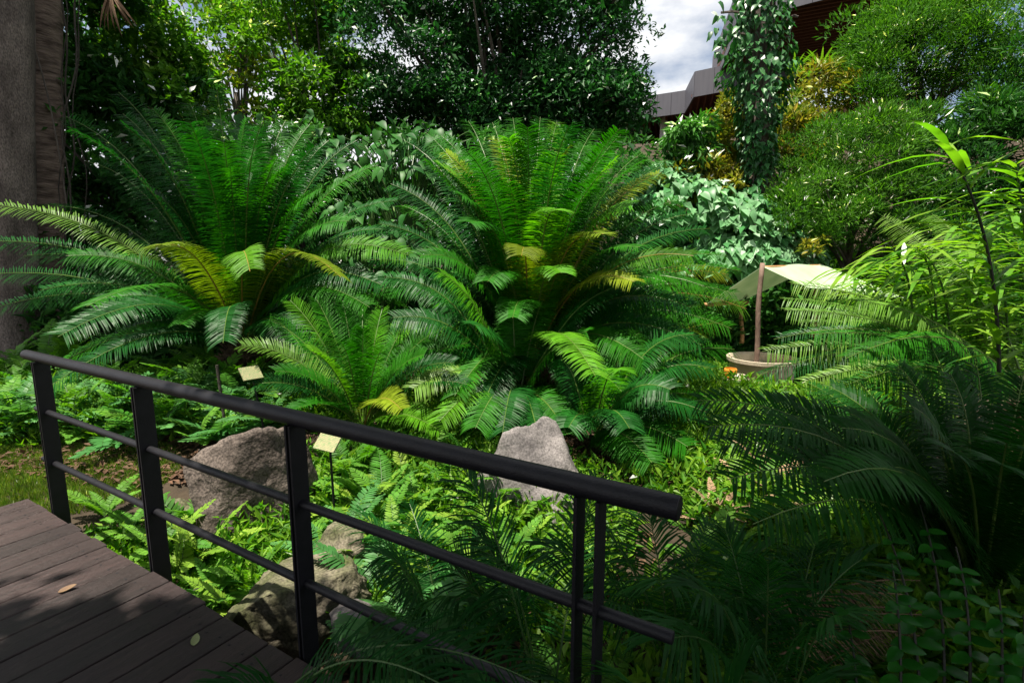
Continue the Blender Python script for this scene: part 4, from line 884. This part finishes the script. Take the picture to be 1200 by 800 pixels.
# ================================================================== ROCKS
def boulder(name, label, c, size, mat, seed, flat=.0, rot=0.):
    k = 5; import bmesh
    bm = bmesh.new(); bmesh.ops.create_icosphere(bm, subdivisions=5, radius=1)
    r_ = random.Random(seed); planes = []
    for i in range(20):
        d = Vector((r_.gauss(0, 1), r_.gauss(0, 1), r_.gauss(0, .8))).normalized(); planes.append((d, r_.uniform(.62, .92)))
    for v in bm.verts:
        p = v.co.copy()
        for d, o in planes:                       # knock facets off, as split stone has
            q = p.dot(d)-o
            if q > 0: p -= d*q*.97
        n = p.normalized()
        p += n*(.06*mnoise.noise(p*2.2+Vector((seed, 0, 0)))+.05*mnoise.noise(p*5.5+Vector((0, seed, 0)))+.022*mnoise.noise(p*13))
        v.co = Vector((p.x*size[0], p.y*size[1], p.z*size[2]))
    me = bpy.data.meshes.new(name); bm.to_mesh(me); bm.free(); me.materials.append(mat)
    for p in me.polygons: p.use_smooth = True
    o = link(bpy.data.objects.new(name, me)); o.location = c; o.rotation_euler = (0, 0, rot); tag(o, label, 'boulder', 'boulders below the railing'); return o
boulder('boulder', 'large brown granite boulder behind the middle railing posts', at(298, 590, 3.75), (.49, .42, .78), M['rock'], 3, rot=.5)
boulder('boulder', 'mossy boulder low beside the third railing post', at(352, 706, 2.75), (.46, .36, .29), M['rock_moss'], 9, rot=.3)
boulder('boulder', 'pale grey pointed boulder behind the handrail', at(622, 590, 4.0), (.56, .42, .74), M['rock_pale'], 27, rot=.2)
boulder('boulder', 'small grey stone under the lower rail beside the mossy boulder', at(425, 735, 2.5), (.20, .18, .13), M['rock_pale'], 33)
boulder('boulder', 'small mossy stone at the left post foot', at(205, 600, 3.6), (.14, .12, .10), M['rock_moss'], 41)
boulder('boulder', 'mossy stone between the railing and the sunlit ferns', at(402, 640, 3.2), (.22, .18, .16), M['rock_moss'], 52)

# ================================================================== SHELTER, TUB AND SMALL THINGS
def build_shelter():
    M['pole'] = rough_mat('raw_pole', [(.12, .075, .055), (.20, .13, .10), (.28, .19, .15)], 6, .8, .5, 24, stretch=(1, 1, .3))
    M['bamboo'] = rough_mat('bamboo', [(.32, .17, .07), (.42, .24, .11)], 5, .5, .1, 20)
    m, t, b = material('tarp_cloth'); nn = t.nodes.new; lk = t.links.new
    co = nn('ShaderNodeTexCoord'); wv = nn('ShaderNodeTexNoise'); wv.inputs['Scale'].default_value = 3; wv.inputs['Detail'].default_value = 5; lk(co.outputs['Object'], wv.inputs['Vector'])
    rp = nn('ShaderNodeValToRGB'); rp.color_ramp.elements[0].color = (.40, .54, .34, 1); rp.color_ramp.elements[1].color = (.54, .64, .44, 1); rp.color_ramp.elements[0].position = .35; rp.color_ramp.elements[1].position = .65
    lk(wv.outputs['Fac'], rp.inputs[0]); lk(rp.outputs[0], b.inputs['Base Color']); b.inputs['Roughness'].default_value = .7
    tr = nn('ShaderNodeBsdfTranslucent'); lk(rp.outputs[0], tr.inputs[0]); ms = nn('ShaderNodeMixShader'); ms.inputs[0].default_value = .35
    lk(b.outputs[0], ms.inputs[1]); lk(tr.outputs[0], ms.inputs[2]); lk(ms.outputs[0], t.nodes['Material Output'].inputs[0]); M['tarp'] = m
    A = at(893, 312, 7.2); gz = height(A.x, A.y); root = empty('tarp_shelter', (A.x, A.y, gz), 'pale green tarp shelter on rough poles over the round tub', 'shelter'); o = root.location
    B = at(962, 309, 8.3); Gp = at(828, 355, 7.9); Gb = at(873, 352, 8.1); C1 = at(948, 336, 6.6); C2 = at(1060, 350, 7.8)
    def sheet(p00, p10, p11, p01, name, sag):
        n = 12; V = []
        for i in range(n+1):
            for j in range(n+1):
                a, c = i/n, j/n
                p = (p00*(1-a)+p10*a)*(1-c)+(p01*(1-a)+p11*a)*c
                V.append(p+Vector((0, 0, -sag*math.sin(math.pi*a)*math.sin(math.pi*c)-.012*math.sin(9*a+2*c)))-o)
        nn_ = n+1; Q = [(i*nn_+j, i*nn_+j+1, (i+1)*nn_+j+1, (i+1)*nn_+j) for i in range(n) for j in range(n)]
        Va = np.array([tuple(v) for v in V]); k = len(Va); Vb = Va-np.array([0, 0, .004])
        Qb = [(d_+k, c_+k, b_+k, a_+k) for a_, b_, c_, d_ in Q]
        link(bpy.data.objects.new(name, mk(name, np.vstack([Va, Vb]), None, Q+Qb, [M['tarp']], smooth=True)), root)
    sheet(A, B, C2, C1, 'tarp_side', .06); sheet(A, B, Gb, Gp, 'tarp_side', .05)
    def pole(u0, v0, u1, v1, Y, rad, mat, name='pole', Y1=None):
        a, b_ = at(u0, v0, Y), at(u1, v1, Y1 or Y); mb = MB()
        pts = [a+(b_-a)*s+Vector((.012*math.sin(s*7), 0, 0)) for s in np.linspace(0, 1, 9)]
        mb.tube([p-o for p in pts], np.linspace(rad, rad*.85, 9), 9, jit=.05); mb.obj(name, M[mat], root, smooth=True)
    pole(884, 448, 893, 308, 7.2, .037, 'pole'); pole(869, 402, 869, 356, 8.05, .035, 'bamboo'); pole(952, 395, 960, 312, 8.25, .035, 'bamboo')
    pole(826, 357, 876, 354, 7.9, .03, 'bamboo', 'cross_bar', 8.1); pole(893, 313, 962, 311, 7.22, .02, 'bamboo', 'ridge_pole', 8.3)
    # tub
    M['tub'] = rough_mat('buff_ceramic', [(.52, .42, .31), (.60, .50, .38), (.66, .57, .45)], 4, .55, .1, 30)
    c = at(893, 424, 7.45); gz = height(c.x, c.y); h = .42; base = c.z-h+.07
    root = empty('round_tub', (c.x, c.y, base), 'buff round tub standing under the tarp', 'tub'); k = 40; V = []; prof = [(.0, .0), (.36, 0), (.40, .02), (.44, .36), (.475, .37), (.48, .42), (.45, .42), (.43, .38), (.39, .12), (0, .10)]
    for r_, z in prof:
        for j in range(k): a = j/k*2*math.pi; V.append((math.cos(a)*r_, math.sin(a)*r_, z))
    Q = [(i*k+j, i*k+(j+1) % k, (i+1)*k+(j+1) % k, (i+1)*k+j) for i in range(len(prof)-1) for j in range(k)]
    link(bpy.data.objects.new('bowl', mk('bowl', V, None, Q, [M['tub']], smooth=False)), root)
    mb = MB(); mb.box((0, 0, (gz-base)/2-.02), (.7, .7, max(.04, base-gz))); mb.obj('plinth', M['soffit'], root)
    # candle-like pots
    M['orange'] = rough_mat('orange_glaze', [(.55, .20, .02), (.65, .27, .04)], 6, .3, .05, 20); M['cream'] = rough_mat('cream_glaze', [(.62, .55, .42), (.7, .63, .5)], 6, .35, .05, 20)
    for (u, v, Y, r_, h, mat, lab) in ((856, 437, 7.0, .085, .13, 'orange', 'small orange jar beside the round tub'), (866, 442, 6.85, .085, .075, 'cream', 'small cream bowl in front of the orange jar')):
        c = at(u, v, Y); root = empty('garden_jar' if mat == 'orange' else 'garden_bowl', c-Vector((0, 0, h/2)), lab, 'jar' if mat == 'orange' else 'bowl'); k = 24; prof = [(0, 0), (.8, 0), (1, .15), (1, .88), (.9, 1), (.8, 1), (.8, .6), (0, .55)]; V = [(math.cos(j/k*6.28319)*a*r_, math.sin(j/k*6.28319)*a*r_, b_*h) for a, b_ in prof for j in range(k)]
        Q = [(i*k+j, i*k+(j+1) % k, (i+1)*k+(j+1) % k, (i+1)*k+j) for i in range(len(prof)-1) for j in range(k)]
        link(bpy.data.objects.new('vessel', mk('vessel', V, None, Q, [M[mat]])), root)
        mb = MB(); mb.box((0, 0, -.16), (.24, .24, .31)); mb.obj('stand', M['rock'], root)
build_shelter()
def build_signs():
    m, t, b = material('printed_label'); nn = t.nodes.new; lk = t.links.new
    co = nn('ShaderNodeTexCoord'); no = nn('ShaderNodeTexNoise'); no.inputs['Scale'].default_value = 9; no.inputs['Detail'].default_value = 4
    mpn = nn('ShaderNodeMapping'); mpn.inputs['Scale'].default_value = (1, 5, 1); lk(co.outputs['Generated'], mpn.inputs[0]); lk(mpn.outputs[0], no.inputs['Vector'])
    rp = nn('ShaderNodeValToRGB'); e = rp.color_ramp.elements; e[0].position = .40; e[0].color = (.12, .22, .08, 1); e[1].position = .5; e[1].color = (.30, .28, .15, 1)
    lk(no.outputs['Fac'], rp.inputs[0])
    wv = nn('ShaderNodeTexWave'); wv.bands_direction = 'Y'; wv.inputs['Scale'].default_value = 4.6; lk(co.outputs['Generated'], wv.inputs['Vector'])
    n4 = nn('ShaderNodeTexNoise'); n4.inputs['Scale'].default_value = 34; lk(co.outputs['Generated'], n4.inputs['Vector'])
    g1 = nn('ShaderNodeMath'); g1.operation = 'GREATER_THAN'; g1.inputs[1].default_value = .72; lk(wv.outputs['Fac'], g1.inputs[0])
    g2 = nn('ShaderNodeMath'); g2.operation = 'GREATER_THAN'; g2.inputs[1].default_value = .47; lk(n4.outputs['Fac'], g2.inputs[0])
    g3 = nn('ShaderNodeMath'); g3.operation = 'MULTIPLY'; lk(g1.outputs[0], g3.inputs[0]); lk(g2.outputs[0], g3.inputs[1])
    mt = nn('ShaderNodeMixRGB'); mt.inputs[2].default_value = (.15, .14, .08, 1); lk(g3.outputs[0], mt.inputs[0]); lk(rp.outputs[0], mt.inputs[1])
    lk(mt.outputs[0], b.inputs['Base Color']); b.inputs['Roughness'].default_value = .35; M['print'] = m
    for (u, v, Y, wd, hg, rz, lab) in ((385, 516, 3.55, .20, .15, -.5, 'pale plant label on a stake in front of the low cycad'), (294, 437, 4.5, .17, .13, .9, 'yellowish plant label on a dark stake left of the low cycad')):
        c = at(u, v, Y); gz = height(c.x, c.y); root = empty('plant_label', (c.x, c.y, gz), lab, 'sign'); hh = c.z-gz
        mb = MB(); mb.tube([(.10*(1 if rz > 0 else 0), .05, -.1), (0, .02, hh-.02)], .009, 8); mb.obj('stake', M['metal'], root)
        Mx = Matrix.Rotation(rz, 4, 'Z') @ Matrix.Rotation(R(48), 4, 'X')
        mb = MB(); mb.box((0, 0, 0), (wd, hg, .012), Mx); p = mb.obj('plate', M['print'], root); p.location = (0, 0, hh)
        mb = MB(); mb.box((0, 0, 0), (wd*.5, hg*.5, .02), Mx); p = mb.obj('bracket', M['metal'], root); p.location = Vector((0, 0, hh))-(Mx @ Vector((0, 0, .0165)))
    c = at(258, 450, 4.8); mb = MB(); mb.tube([(0, 0, 0), (0.01, 0, .25), (-.015, 0, c.z+.18-height(c.x, c.y))], .014, 8); o = mb.obj('wooden_stake', M['twig']); o.location = (c.x, c.y, height(c.x, c.y)); tag(o, 'short dark wooden stake among the ferns left of the plant labels', 'stake')
    # leaves lying on the deck
    M['fl_brown'] = rough_mat('dry_brown_leaf', [(.09, .05, .03), (.17, .11, .06)], 20, .7, .1, 40); M['fl_green'] = rough_mat('fallen_green_leaf', [(.14, .17, .06), (.20, .22, .10)], 20, .6, .1, 40)
    for (u, v, s, rz, mat, lab) in ((68, 694, .075, .5, 'fl_brown', 'curled brown leaf lying on the sunlit deck planks'), (227, 757, .06, 1.9, 'fl_green', 'small pale green leaf on the shaded deck planks'), (226, 692, .03, .2, 'fl_green', 'tiny leaf at the deck edge by the second post')):
        d = ray(u, v); tt = -EYE/d.z; me = leaf_mesh('fallen_leaf', s, s*.55, M[mat], 'oval', -.25); o = link(bpy.data.objects.new('fallen_leaf', me)); o.location = (d.x*tt, d.y*tt, .004); o.rotation_euler = (0.1, 0, rz); tag(o, lab, 'leaf')
build_signs()
print('OBJECTS', len(sc.objects), 'TRIS', sum(len(m.polygons) for m in bpy.data.meshes))
